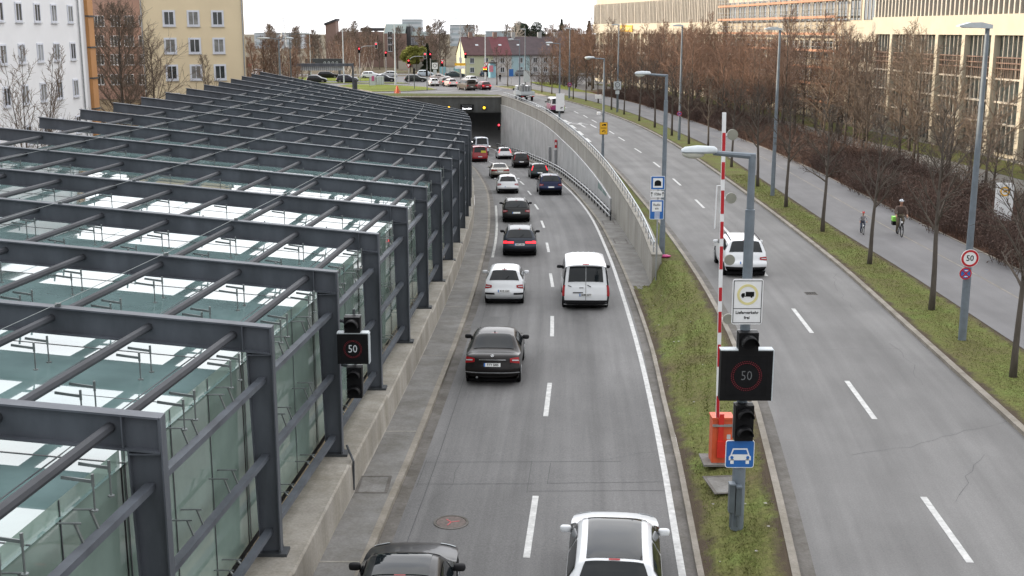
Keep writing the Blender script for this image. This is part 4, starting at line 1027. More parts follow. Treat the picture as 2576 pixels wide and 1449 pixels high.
# blue car sign
p = on_pole(1861, 1142); t = thing('motor_road_sign', 'blue square sign with a white car symbol low on the median pole', 'sign', p)
plate_part(t, 0, 0, .60, .60, M['white'], 0, .02, 'sign_plate', .05); plate_part(t, 0, 0, .57, .57, M['blue'], -.004, .02, 'blue_face', .04)
mb = MB(); y = -.018
mb.prism([(-.2, -.02), (-.15, .13), (.15, .13), (.2, -.02), (.23, -.05), (.23, -.13), (-.23, -.13), (-.23, -.05)], y-.003, y+.003)
mb.box((-.16, y, -.16), (.07, .006, .10)); mb.box((.16, y, -.16), (.07, .006, .10)); mb.build('car_symbol', M['white'], t)
mb = MB(); mb.prism([(-.165, 0), (-.13, .1), (.13, .1), (.165, 0)], y-.007, y-.003); mb.disc((-.165, y-.005, -.07), .034, .006, 14); mb.disc((.165, y-.005, -.07), .034, .006, 14); mb.build('symbol_details', M['blue'], t)
for px, dz, lab in ((1840, 0, 'left'), (1857, -.06, 'right')):
    p = on_pole(px, 1252, Y0-.02); t = thing('switch_box', 'slim grey switch box low on the median pole, %s one' % lab, 'box', p+Vector((0, 0, dz)))
    mb = MB(); mb.box((0, 0, 0), (.115, .16, .62)); mb.build('box_body', M['poledk'], t); mb = MB(); mb.box((0, -.01, .32), (.13, .19, .03)); mb.build('lid', M['pole'], t)
    mb = MB(); mb.tube([(0, 0, -.31), (0, 0, -.31-(p.z+dz-.31-.05))], .03, 6); mb.build('conduit', M['poledk'], t)

# --- barrier
pb = bp(1811, 1162, -.07); t = thing('road_barrier', 'raised red and white barrier arm on an orange housing in the median', 'barrier', pb)
mb = MB(); mb.box((0, 0, .58), (.50, .42, 1.16)); mb.build('housing', M['orange'], t)
mb = MB(); mb.box((0, -.005, 1.185), (.54, .46, .05)); mb.build('lid', M['orange'], t)
mb = MB(); mb.box((-.05, -.235, .80), (.13, .05, 1.02)); mb.box((.0, -.25, .42), (.26, .07, .42)); mb.build('drive_cover', mat('red_cover', (.62, .03, .02), .4), t)
mb = MB(); mb.box((.0, -.24, 1.02), (.50, .06, .05)); mb.build('strap', M['galv'], t)
for z in (.3, .9): mb = MB(); mb.box((.255, -.1, z), (.02, .05, .10)); mb.build('hinge', M['galv'], t)
mb = MB(); mb.box((.15, -.212, .72), (.09, .004, .12)); mb.build('label_plate', M['lampw'], t)
yb = pb.y-.29
A_, B_ = aty(1805, 1050, yb)-pb, aty(1822, 283, yb)-pb
mb = MB(); mb.bar(A_, B_, .085, .05, (0, 1, 0)); mb.build('arm', M['white'], t)
L_ = (B_-A_).length; u = (B_-A_)/L_
for f0, f1 in ((.0, .075), (.175, .25), (.29, .36), (.395, .44), (.50, .575), (.60, .655), (.68, .755), (.79, .845), (.87, .937)):
    mb = MB(); mb.bar(A_+u*L_*f0+Vector((0, -.027, 0)), A_+u*L_*f1+Vector((0, -.027, 0)), .075, .006, (0, 1, 0)); mb.build('red_band', M['red'], t)
for py in (336, 490, 643, 793):
    f = (1050-py)/(1050-283); q = A_+u*L_*f
    mb = MB(); mb.box(q+Vector((.07, 0, 0)), (.10, .03, .05)); mb.build('bracket', M['white'], t)
    mb = MB(); mb.disc(q+Vector((.20, 0, 0)), .125, .06, 22); mb.build('reflector_disc', mat('grey_disc', (.24, .24, .20), .5), t)
q = A_+u*L_*.77
mb = MB(); mb.tube([q+Vector((-.03, 0, 0)), q+Vector((-.13, 0, 0)), q+Vector((-.15, 0, -1.0))], .014, 6); mb.build('support_rod', M['white'], t)
mb = MB(); mb.box((0, 0, 0), (.9, .8, .05)); o = mb.build('foundation_slab', M['pave'], t); o.location = (0, .05, .03)

# --- left signal set on the canopy column
yl = 26.2; pl = aty(889, 875, yl)
ar = thing('signal_bracket', 'dark steel bracket holding the signals at the canopy column', 'bracket', (pl.x, yl+.25, pl.z))
mb = MB(); mb.tube([(-.35, .3, .5), (0, 0, .5)], .04, 8); mb.tube([(-.35, .3, -.55), (0, 0, -.55)], .04, 8); mb.tube([(0, 0, -.95), (0, 0, .85)], .035, 8); mb.build('bracket_arm', M['steel_dk'], ar)
led50('small black speed display showing 50 beside the canopy column', pl, .70, .22, M['led_soft'])
signal_head('lane_signal', 'single unlit signal head above the small speed display by the canopy', aty(887, 815, yl), .36, [0])
signal_head('lane_signal', 'double unlit signal head below the small speed display by the canopy', aty(893, 960, yl), .34, [-.19, .19])
mb = MB(); q = at(868, 1140, .4); mb.tube([aty(872, 1120, 26.75), aty(884, 1148, 26.6), aty(889, 1160, 26.4), aty(890, 1232, 26.4)], .028, 7); o = mb.build('cable_duct', M['steel_dk']); tag(o, 'dark cable duct running down the low wall below the signals', 'duct')

# --- blue tunnel sign with radio panel
px = bp(1650, 702, -.55); px.z = -.6
yt = px.y; t = thing('tunnel_sign', 'blue tunnel sign with length plate and radio panel on a thin post', 'sign', (px.x, yt, px.z))
def tz(py): return aty(1650, py, yt-.05).z-px.z
mb = MB(); mb.tube([(0, 0, 0), (0, 0, tz(447))], .038, 8); mb.build('post', M['galv'], t, 'auto')
xo = aty(1654, 480, yt).x-px.x
zc = tz(460); plate_part(t, xo, zc, .62, .60, M['white'], -.06, .02, 'sign_plate', .04); plate_part(t, xo, zc, .58, .56, M['blue'], -.064, .02, 'blue_face', .03); plate_part(t, xo, zc, .42, .42, M['white'], -.068, .02, 'white_field')
mb = MB(); P = [(xo-.145, zc-.13), (xo+.145, zc-.13)]+[(xo+.145*math.cos(R(a)), zc+.0+.12*math.sin(R(a))) for a in range(0, 181, 15)]; mb.prism(P, -.084, -.078); mb.build('tunnel_symbol', M['black'], t)
zc = tz(488.5); plate_part(t, xo-.01, zc, .59, .28, M['white'], -.06, .02, 'sign_plate', .03)
text('1720m', .165, (xo-.01, -.073, zc), M['black'], t, .72, bold=.003)
mb = MB()
for s in (-1, 1): mb.box((xo-.01+s*.245, -.073, zc-.02), (.022, .006, .16)); mb.prism([(xo-.01+s*.245-.05, zc+.035), (xo-.01+s*.245+.05, zc+.035), (xo-.01+s*.245, zc+.115)], -.077, -.073)
mb.build('arrow', M['black'], t)
zc = tz(527); plate_part(t, xo-.02, zc, .62, .87, M['white'], -.06, .02, 'sign_plate', .04); plate_part(t, xo-.02, zc, .58, .83, M['blue'], -.064, .02, 'blue_face', .03); plate_part(t, xo-.02, zc+.13, .43, .44, M['white'], -.068, .02, 'white_field')
text('Radio', .145, (xo-.02, -.081, zc+.21), M['black'], t, .95, bold=.001); text('ein', .145, (xo-.02, -.081, zc+.05), M['black'], t, .95, bold=.001)
mb = MB()
for k in range(6): mb.box((xo+.0, -.076, zc-.14-k*.052), (.23, .005, .024))
mb.build('small_print', M['white'], t)
# litter bag
mb = MB(); q = bp(1672, 648, .06); mb.ball((0, 0, .07), .25, 10, 6, 0, (1.2, .7, .3)); o = mb.build('litter_bag', mat('pink_plastic', (.45, .04, .17), .4), None, True, q); tag(o, 'crumpled pink plastic bag lying by the wall end', 'bag')

# --- yellow diversion sign on the lamp pole
q = aty(1518.5, 323, bt.y-.16); t = thing('diversion_sign', 'yellow sign with black truck and turning arrow on the lamp pole', 'sign', q)
plate_part(t, 0, 0, .64, .98, M['black'], .004, .02, 'sign_border', .04); plate_part(t, 0, 0, .60, .94, M['yellow'], -.004, .02, 'yellow_face', .03)
truck_icon(t, .03, .28, .19, M['black'], -.018)
mb = MB()
for k in range(2): mb.box((0, -.0165, .06-k*.075), (.46, .004, .025))
mb.tube([(.12, -.02, -.36), (.12, -.02, -.22), (.07, -.02, -.15), (-.01, -.02, -.15), (-.07, -.02, -.2)], .018, 6); mb.prism([(-.14, -.2), (0, -.2), (-.07, -.31)], -.023, -.017); mb.build('arrow_symbol', M['black'], t)
q = aty(1508, 285, bt.y-.1); t = thing('traffic_camera', 'small white camera on the pole above the yellow sign', 'camera', q)
mb = MB(); mb.box((-.06, 0, 0), (.26, .36, .2)); mb.build('camera_body', M['white'], t); mb = MB(); mb.tube([(.05, 0, 0), (.30, .08, 0)], .025, 6); mb.build('bracket', M['galv'], t)
q = aty(1409, 257, bu.y-.25); t = thing('panel_sign', 'blank white panel with small black arrow on the lamp pole by the magenta van', 'sign', q)
plate_part(t, 0, 0, .95, 1.95, M['white'], 0, .03); mb = MB(); mb.tube([(.1, -.03, -.75), (.1, -.03, -.58), (.3, -.03, -.58)], .045, 6); mb.build('arrow', M['black'], t)

# --- tall lamps and no stopping signs in the verge
TL = [((2420, 855), (2478, 64), 'nearest tall lamp, carrying the round 50 sign'), ((1943, 492), (1958, 72), 'second tall lamp from the viewer'), ((1708, 352), (1713, 64), 'third tall lamp from the viewer'), ((1553, 281), (1554, 62), 'fourth tall lamp, behind the white ring sign'), ((1432, 247), (1435, 71), 'fifth tall lamp before the reddish trees'), ((1321, 222), (1322, 73), 'sixth tall lamp, near the red roofs')]
for (b_, t_, lab) in TL:
    b = bp(*b_, .10); h = aty(*t_, b.y).z-b.z
    t = thing('street_lamp', 'tall grey verge lamp with flat pale head, '+lab, 'street lamp', b)
    mb = MB(); mb.tube([(0, 0, 0), (0, 0, 2.2), (0, 0, 2.21), (0, 0, h)], [.135, .13, .12, .07], 12); mb.build('pole', M['pole'], t, 'auto')
    mb = MB(); x = -.95
    P = [(.10, h-.10), (.10, h+.02), (-.25, h+.10), (-.6, h+.09), (x, h+.0), (x, h-.04)]
    mb.prism(P, -.17, .17); mb.build('lamp_head', M['lampw'], t)
    mb = MB(); mb.box((-.5, 0, h-.065), (.6, .26, .03)); mb.build('lamp_glass', M['white'], t)
b = bp(2420, 855, .10)
q = aty(2440, 650, b.y-.18); t = thing('speed_limit_sign', 'round red ringed speed limit 50 sign on the nearest tall lamp', 'sign', q)
mb = MB(); mb.disc((0, 0, 0), .30, .02, 36); mb.build('sign_plate', M['white'], t); mb = MB(); mb.ring((0, -.013, 0), .215, .285, .006, 40); mb.build('red_ring', M['red'], t)
text('50', .27, (0, -.013, 0), M['black'], t, .95, bold=.004)
def nostop(q, r, label):
    t = thing('no_stopping_sign', label, 'sign', q)
    mb = MB(); mb.disc((0, 0, 0), r, .02, 28); mb.build('sign_plate', M['red'], t); mb = MB(); mb.disc((0, -.004, 0), r*.78, .02, 28); mb.build('blue_face', M['blue'], t)
    mb = MB()
    for a in (45, -45): mb.box((0, -.0175-.001*(a > 0), 0), (r*1.6, .005, r*.2), Matrix.Rotation(R(a), 3, 'Y'))
    mb.build('red_cross', M['red'], t); mb = MB()
    for s in (-1, 1): mb.prism([(-r*.3, s*r*.5), (r*.05, s*r*.62), (r*.05, s*r*.38)], -.024, -.018); mb.box((r*.18, -.021, s*r*.5), (r*.3, .005, r*.12))
    mb.build('white_arrow', M['white'], t)
nostop(aty(2429, 688, b.y-.18), .2, 'small round no stopping sign below the 50 sign')
b3 = bp(1708, 352, .1); nostop(aty(1709, 286, b3.y-.2), .24, 'small round no stopping sign on the third tall lamp')
b5 = bp(1432, 247, .1); nostop(aty(1433, 212.5, b5.y-.2), .32, 'small round no stopping sign on the fifth tall lamp')
b4 = bp(1553, 281, .10)
b4s = bp(1551, 283, .1); t = thing('ring_sign', 'square white sign with dark ring and small plate on a dark post in the verge', 'sign', b4s)
h = aty(1551, 205, b4s.y).z-b4s.z
mb = MB(); mb.tube([(0, 0, 0), (0, 0, h)], .05, 8); mb.build('post', M['poledk'], t); mb = MB(); mb.box((.12, 0, 1.1), (.25, .25, .95)); mb.build('post_box', M['poledk'], t)
zc = aty(1551, 215, b4s.y).z-b4s.z; plate_part(t, .05, zc, .92, 1.0, M['lampw'], -.08, .03); mb = MB(); mb.ring((.05, -.1, zc+.08), .25, .32, .01, 28); mb.box((.05, -.1, zc+.08), (.3, .008, .05)); mb.build('ring_symbol', M['black'], t)
plate_part(t, .05, zc-.85, .5, .45, M['lampw'], -.08, .03)
q = bp(1506, 249, .1); t = thing('counter_box', 'small white box on a short post in the verge beyond the yellow sign', 'box', bp(1505, 259, .1)); mb = MB(); mb.box((0, 0, .9), (.9, .4, .55)); mb.build('box_body', M['white'], t); mb = MB(); mb.tube([(0, 0, 0), (0, 0, .65)], .06, 6); mb.build('post', M['poledk'], t)
# flag panel by the office
q = at(2518, 592, .1); t = thing('banner_sign', 'white upright panel with a yellow round emblem standing in the shrubs', 'sign', q, -.15)
plate_part(t, 0, 1.72, .86, 1.9, M['white'], 0, .12); mb = MB(); mb.ring((0, -.068, 2.25), .17, .24, .01, 26); mb.prism([(-.12, 2.2), (.13, 2.22), (.02, 2.36)], -.074, -.064); mb.build('emblem', M['yellow'], t)
for s in (-.3, .3):
    mb = MB(); mb.box((s, 0, .4), (.07, .07, .8)); mb.build('foot', M['galv'], t)

# ------------------------------------------------------------------ people and bicycles
def figure(parent, J, E, rad, m, name='body', sub=2):
    me = bpy.data.meshes.new(name); keys = list(J); ix = {k: i for i, k in enumerate(keys)}
    me.from_pydata([J[k] for k in keys], [(ix[a], ix[b]) for a, b in E], [])
    o = bpy.data.objects.new(name, me); C.objects.link(o)
    md = o.modifiers.new('skin', 'SKIN'); md.use_smooth_shade = True
    for k in keys:
        v = me.skin_vertices[0].data[ix[k]]; v.radius = rad[k] if isinstance(rad[k], tuple) else (rad[k], rad[k]); v.use_root = (k == 'pelvis')
    o.modifiers.new('sub', 'SUBSURF').levels = sub; o.modifiers['sub'].render_levels = sub
    me.materials.append(m); o.parent = parent
    bpy.context.view_layer.update()
    dg = bpy.context.evaluated_depsgraph_get()
    nm = bpy.data.meshes.new_from_object(o.evaluated_get(dg)); o.modifiers.clear(); o.data = nm; bpy.data.meshes.remove(me)
    nm.polygons.foreach_set('use_smooth', [True]*len(nm.polygons))
    nm.materials.clear(); nm.materials.append(m)
    return o
skin = mat('skin', (.42, .24, .17), .6, 0, .06, 8)
def person(label, p, rz, s, J, coat, trousers, group=None, hel=None, hair=(.05, .03, .02), hand_axis=(0, 1, -.25)):
    """J: joints in metres for an adult of 1.8; s: scale"""
    t = thing('person', label, 'person', p, rz, group)
    J = {k: Vector(v)*s for k, v in J.items()}
    E = [('pelvis', 'waist'), ('waist', 'chest'), ('chest', 'neck'), ('neck', 'head')]
    rad = {'pelvis': (.10*s, .08*s), 'waist': (.09*s, .07*s), 'chest': (.10*s, .075*s), 'neck': .05*s, 'head': .075*s}
    for d in 'lr':
        E += [('chest', 'sh'+d), ('sh'+d, 'el'+d), ('el'+d, 'wr'+d), ('wr'+d, 'ha'+d), ('pelvis', 'hi'+d), ('hi'+d, 'kn'+d), ('kn'+d, 'an'+d), ('an'+d, 'to'+d)]
        rad.update({'sh'+d: .05*s, 'el'+d: .038*s, 'wr'+d: .03*s, 'ha'+d: .036*s, 'hi'+d: .07*s, 'kn'+d: .05*s, 'an'+d: .04*s, 'to'+d: .04*s})
        J['ha'+d] = J['wr'+d]+(J['wr'+d]-J['el'+d]).normalized()*.075*s
        f = (J['wr'+d]-J['el'+d]).normalized()
        lat = f.cross(Vector((0, 0, 1))).normalized() if abs(f.z) < .95 else Vector((1, 0, 0))
        dn = f.cross(lat)
        for k, (o_, ln) in enumerate(((-.028, .055), (-.010, .068), (.010, .065), (.028, .05))):
            a = J['ha'+d]+lat*o_*s; b_ = a+f*ln*.6*s; c_ = b_+(f*.3-Vector((0, 0, 1))*.8).normalized()*ln*.6*s
            for nm, pos in ((f'f{k}a{d}', a+f*.02*s), (f'f{k}b{d}', b_), (f'f{k}c{d}', c_)): J[nm] = pos; rad[nm] = .0095*s
            E += [('ha'+d, f'f{k}a{d}'), (f'f{k}a{d}', f'f{k}b{d}'), (f'f{k}b{d}', f'f{k}c{d}')]
        sg = 1 if d == 'l' else -1
        a = J['wr'+d]+f*.03*s; J['t1'+d] = a+lat*.04*s*sg+f*.02*s; J['t2'+d] = J['t1'+d]+f*.035*s+lat*.012*s*sg-Vector((0, 0, .02*s))
        rad['t1'+d] = .012*s; rad['t2'+d] = .010*s; E += [('wr'+d, 't1'+d), ('t1'+d, 't2'+d)]
    figure(t, J, E, rad, skin, 'body')
    # clothing follows the same joints, a little wider
    up = {k: J[k] for k in ('pelvis', 'waist', 'chest', 'shl', 'shr', 'ell', 'elr', 'wrl', 'wrr')}
    up['neck'] = J['chest'].lerp(J['neck'], .65)
    ru = {'pelvis': (.15*s, .125*s), 'waist': (.142*s, .118*s), 'chest': (.172*s, .132*s), 'neck': .065*s}
    for d in 'lr': ru.update({'sh'+d: .075*s, 'el'+d: .056*s, 'wr'+d: .042*s}); up['wr'+d] = J['el'+d].lerp(J['wr'+d], .93)
    figure(t, up, [('pelvis', 'waist'), ('waist', 'chest'), ('chest', 'neck')]+[(a+d, b_+d) if a != 'chest' else (a, b_+d) for d in 'lr' for a, b_ in (('chest', 'sh'), ('sh', 'el'), ('el', 'wr'))], ru, coat, 'jacket')
    lo = {k: J[k] for k in ('pelvis', 'hil', 'hir', 'knl', 'knr', 'anl', 'anr')}; rl = {'pelvis': (.14*s, .12*s)}
    for d in 'lr': rl.update({'hi'+d: .10*s, 'kn'+d: .074*s, 'an'+d: .058*s})
    figure(t, lo, [(a, b_) for d in 'lr' for a, b_ in (('pelvis', 'hi'+d), ('hi'+d, 'kn'+d), ('kn'+d, 'an'+d))], rl, trousers, 'trousers')
    for d in 'lr':
        a, b_ = J['an'+d], J['to'+d]; mb = MB(); f = (b_-a).normalized()
        mb.tube([a-f*.07*s, a-f*.03*s, a.lerp(b_, .5), b_, b_+f*.05*s], [.03*s, .05*s, .05*s, .046*s, .02*s], 8); mb.build('shoe', M['trim'], t, True)
    h = J['head']
    mb = MB(); mb.ball(h+Vector((0, 0, .045*s)), .1*s, 14, 10, 0, (.78, .92, 1.2)); mb.build('head', skin, t, True)
    mb = MB(); mb.prism([(h.y+.088*s, h.z+.06*s), (h.y+.125*s, h.z+.012*s), (h.y+.088*s, h.z+.0*s)], h.x-.014*s, h.x+.014*s, 'x'); mb.build('nose', skin, t)
    mb = MB()
    for sx in (-1, 1): mb.ball(h+Vector((sx*.033*s, .086*s, .06*s)), .013*s, 8, 6)
    mb.build('eyes', M['black'], t)
    mb = MB(); mb.box(h+Vector((0, .088*s, -.025*s)), (.045*s, .012*s, .012*s)); mb.build('mouth', M['lamp_red'], t)
    mb = MB()
    for sx in (-1, 1): mb.ball(h+Vector((sx*.082*s, 0, .04*s)), .028*s, 8, 6, 0, (.4, .7, 1))
    mb.build('ears', skin, t, True)
    mb = MB(); mb.ball(h+Vector((0, -.012*s, .075*s)), .104*s, 14, 8, 0, (.82, .95, 1.0)); o = mb.build('hair', mat('dark_hair', hair, .8), t, True)
    if hel:
        mb = MB(); n = 14
        for j in range(6):
            a = R(90*j/5); rr = math.cos(a)*.135*s; zz = .085*s+math.sin(a)*.105*s
            mb.v += [tuple(h+Vector((rr*.86*math.cos(2*math.pi*k/n), rr*1.12*math.sin(2*math.pi*k/n), zz))) for k in range(n)]
        for j in range(5):
            for k in range(n): mb.f.append((j*n+k, j*n+(k+1) % n, (j+1)*n+(k+1) % n, (j+1)*n+k)); mb.m.append(0)
        ho = mb.build('helmet', hel, t, True)
        mb = MB()
        for x in (-.05, .05): mb.tube([h+Vector((x*s, .13*s*math.cos(R(a)), .092*s+.112*s*math.sin(R(a)))) for a in range(20, 161, 20)], .012*s, 5)
        mb.build('helmet_vent', M['black'], ho)
    return t
def bicycle(label, p, rz, s, col, wheel=.34, hood=False):
    t = thing('bicycle', label, 'bicycle', p, rz)
    wb = 1.06*s; r = wheel*s
    for yy in (0, wb):
        n = 28; mb = MB(); pts = [(0, yy+r*math.cos(2*math.pi*k/n), r+r*math.sin(2*math.pi*k/n)) for k in range(n+1)]
        mb.tube([Vector(q)*1 for q in pts], .022*s, 6); w = mb.build('wheel', M['rubber'], t, True)
        mb = MB()
        for k in range(10):
            a = 2*math.pi*k/10; mb.tube([(0, yy, r), (0, yy+r*.97*math.cos(a), r+r*.97*math.sin(a))], .003*s, 3)
        mb.build('spokes', M['galv'], w)
    bb, st, hd, ax = (0, .44*s, .28*s), (0, .30*s, .86*s), (0, .90*s, .82*s), (0, wb, r)
    mb = MB()
    for a, b_ in ((bb, st), (bb, (0, .92*s, .66*s)), ((0, .33*s, .76*s), hd), ((0, 0, r), bb), ((0, 0, r), (0, .33*s, .74*s)), (hd, (0, .94*s, .60*s))): mb.tube([a, b_], .017*s, 7)
    for x in (-.04, .04): mb.tube([(x*s, .94*s, .60*s), (x*s, wb, r)], .012*s, 6)
    mb.build('frame', col, t, True)
    mb = MB(); mb.ball((0, .28*s, .90*s), .1*s, 10, 6, 0, (.7, 1.3, .35)); mb.build('saddle', M['black'], t, True)
    mb = MB(); mb.tube([(0, .90*s, .80*s), (0, .88*s, .98*s)], .014*s, 6); mb.tube([(-.30*s, .78*s, 1.0*s), (-.14*s, .90*s, 1.0*s), (.14*s, .90*s, 1.0*s), (.30*s, .78*s, 1.0*s)], .013*s, 6); mb.build('handlebar', M['black'], t)
    mb = MB(); mb.disc((.03*s, bb[1], bb[2]), .09*s, .01, 14, 'x'); mb.tube([(.05*s, bb[1], bb[2]), (.05*s, bb[1]+.02, bb[2]-.16*s), (.14*s, bb[1]+.02, bb[2]-.16*s)], .012*s, 5); mb.tube([(-.05*s, bb[1], bb[2]), (-.05*s, bb[1]-.02, bb[2]+.16*s), (-.14*s, bb[1]-.02, bb[2]+.16*s)], .012*s, 5); mb.build('crank', M['galv'], t)
    mb = MB(); mb.disc((0, .99*s, .74*s), .045*s, .05, 12); mb.build('headlamp', M['white'], t)
    return t
RIDE = {'pelvis': (0, .30, 1.0), 'waist': (0, .36, 1.17), 'chest': (0, .45, 1.36), 'neck': (0, .50, 1.54), 'head': (0, .54, 1.66),
        'shl': (-.19, .47, 1.42), 'shr': (.19, .47, 1.42), 'ell': (-.30, .60, 1.20), 'elr': (.30, .60, 1.20), 'wrl': (-.28, .76, 1.06), 'wrr': (.28, .76, 1.06),
        'hil': (-.10, .34, .97), 'hir': (.10, .34, .97), 'knl': (-.13, .66, .78), 'knr': (.13, .56, .60), 'anl': (-.13, .44, .52), 'anr': (.13, .44, .19), 'tol': (-.13, .57, .44), 'tor': (.13, .57, .12)}
brown = mat('brown_jacket', (.10, .068, .055), .8, 0, .2, 5); olive = mat('olive_trousers', (.12, .095, .065), .85, 0, .2, 5)
pc = at(2283, 596, .117); rz = math.pi-.12
p_ = Vector((pc.x, pc.y, .117)); d_ = Vector((math.sin(rz), -math.cos(rz), 0))
# origin of a bicycle is its rear wheel foot; the riders come towards the viewer
ro = p_+d_*1.06 + Vector((0, 0, .0))
ro = Vector((pc.x-.18, pc.y+1.06, .117))
bicycle('dark touring bicycle ridden by the adult cyclist', ro, rz, 1.0, M['black'])
person('adult cyclist in brown jacket and white helmet riding towards the viewer', ro, rz, 1.0, RIDE, brown, olive, hel=mat('white_helmet', (.65, .68, .72), .35))
t = thing('pannier_bag', 'neon green and black bag hanging on the rear of the adult bicycle', 'bag', ro, rz)
mb = MB(); mb.box((.20, -.05, .62), (.18, .38, .36)); mb.build('bag_body', M['black'], t); mb = MB(); mb.box((.205, -.05, .76), (.20, .40, .22)); mb.build('bag_cover', mat('neon_cover', (.32, .75, .12), .5, 0, .05), t)
pk = at(2180, 590, .117); rk = Vector((pk.x-.1, pk.y+.62, .117))
bicycle("child's small bicycle with red front reflector beside the adult", rk, rz, .62, mat('silver_frame', (.3, .32, .36), .4), .33)
person('child in grey jacket and red helmet cycling left of the adult', rk, rz, .62, RIDE, mat('grey_jacket', (.28, .27, .28), .8, 0, .3, 6), mat('dark_jeans', (.05, .06, .09), .85), hel=mat('red_helmet', (.60, .03, .03), .35))
STAND = {'pelvis': (0, 0, .95), 'waist': (0, 0, 1.1), 'chest': (0, .01, 1.32), 'neck': (0, .01, 1.52), 'head': (0, .02, 1.65), 'shl': (-.19, 0, 1.40), 'shr': (.19, 0, 1.40), 'ell': (-.26, -.02, 1.13), 'elr': (.26, .04, 1.13), 'wrl': (-.26, .08, .9), 'wrr': (.25, .12, .9),
         'hil': (-.09, 0, .9), 'hir': (.09, 0, .9), 'knl': (-.1, .12, .5), 'knr': (.1, .02, .5), 'anl': (-.1, .2, .09), 'anr': (.1, -.15, .1), 'tol': (-.1, .33, .04), 'tor': (.1, -.03, .04)}
person('pedestrian in dark coat walking at the far crossing near the blue column', at(1258, 206, .02), .5, 1.0, STAND, M['matblack'], M['trim'])
# ------------------------------------------------------------------ buildings
def atx(px, py, X):
    r = _ray(px, py); k = X/r[0]; return Vector((X, r[1]*k, EYE+r[2]*k))
cream = mat('cream_render', (.49, .445, .355), .8, 0, .07, .5)
wallw = mat('white_render', (.80, .80, .81), .85, 0, .05, .3, bmp=.1); ochre = mat('ochre_render', (.74, .62, .42), .85, 0, .05, .25, bmp=.1)
rose = mat('rose_brown_render', (.34, .225, .19), .85, 0, .1, .3); frame = mat('white_window_frame', (.66, .68, .74), .5, 0, .05, 3)
sill = mat('pale_sill', (.55, .56, .58), .6, 0, .06, 3); blind_ = mat('pale_blind', (.36, .37, .38), .7, 0, .2, 1); pane = mat('window_pane', (.035, .04, .042), .06, 0, .4, .8, spec=.6); curtain = mat('net_curtain', (.22, .22, .21), .8, 0, .5, 1.2)
def window(par, c, u, w, h, bars=1, surround=None, name='window', depth=.12, pm=None):
    """c: centre on the wall plane (local), u: unit vector along the wall seen from outside, left to right"""
    c = Vector(c); u = Vector(u).normalized(); n = u.cross(Vector((0, 0, 1)))   # outward
    up = Vector((0, 0, 1)); mb = MB()
    def bx(du, dz, w_, h_, d0, d1, q=mb):
        a = c+u*du+up*dz+n*((d0+d1)/2); Mx = Matrix((u, n, up)).transposed()
        q.box(a, (w_, d1-d0, h_), Mx)
    t = .07
    if surround: 
        s = surround
        for du, dz, w_, h_ in ((0, h/2+s/2, w+2*s, s), (0, -h/2-s/2, w+2*s, s), (-w/2-s/2, 0, s, h), (w/2+s/2, 0, s, h)): bx(du, dz, w_, h_, 0, .05)
    for du, dz, w_, h_ in ((0, h/2-t/2, w, t), (0, -h/2+t/2, w, t), (-w/2+t/2, 0, t, h-2*t), (w/2-t/2, 0, t, h-2*t)): bx(du, dz, w_, h_, .004, .07)
    for k in range(bars): bx(-w/2+w*(k+1)/(bars+1), 0, t*.9, h-2*t, .004, .065)
    f = mb.build(name, frame, par)
    q = MB(); bx(0, 0, w-.02, h-.02, .003, .02, q); q.build('pane', pm or pane, f)
    q = MB(); bx(0, -h/2-.04-(surround or 0), w+.2+(surround or 0), .06, 0, .14, q); q.build('sill', sill, f)
    return f
# --- white apartment block
XW = -34.0
t = thing('apartment_block', 'white rendered apartment block with narrow windows and an orange corner stripe', 'building', (XW, 20, 0))
y1 = atx(213, 150, XW).y-20
mb = MB(); mb.box((-6, (y1-60)/2, 9.2), (12, y1+60, 18.4)); mb.build('wall', wallw, t)
mb = MB(); mb.box((-6, (y1-60)/2, 18.6), (12.8, y1+60.8, .4)); mb.build('roof', M['dconc'], t)
cols = [(-44, -26), (-2, 16), (46, 63), (93, 109), (134, 151), (175, 192)]
zrow = [(atx(53, 158, XW).z, atx(53, 111.5, XW).z), (atx(148, 248, XW).z, atx(148, 207, XW).z)]
hgt = zrow[0][1]-zrow[0][0]; pitch = zrow[0][0]-zrow[1][0]
ywc = []
for a, b in cols: ya, yb = atx(a, 135, XW).y, atx(b, 135, XW).y; ywc.append(((ya+yb)/2, .95))
for k in range(1, 6): ywc.insert(0, (ywc[0][0]-2.9, .95))
for r_ in range(-1, 4):
    zc = zrow[0][0]+pitch*(1-r_)+hgt/2-pitch
    for yc, w_ in ywc:
        if zc < 17: window(t, (0.0, yc-20, zc), (0, 1, 0), 1.05, hgt, 1, .06, pm=random.choice((pane, pane, curtain, blind_)))
mb = MB(); mb.tube([(.1, y1-.9, 0), (.1, y1-.9, 18)], .06, 6); mb.build('drain_pipe', M['galv'], t)
mb = MB(); mb.box((-2.8, y1+1.3, 9.2), (5.2, 2.6, 18.4)); mb.build('wall', mat('pale_grey_render', (.62, .62, .63), .85, 0, .05, .4), t)
mb = MB(); mb.box((-.18, y1+1.9, 9.6), (.5, 1.25, 17.6)); mb.build('corner_panel', mat('orange_panel', (.47, .23, .085), .7, 0, .1, .5), t)
mb = MB()
for k in range(7): mb.box((.0, y1+1.9, 1.6+k*2.45), (.30, 1.3, .12))
mb.build('stripe', M['dconc'], t)
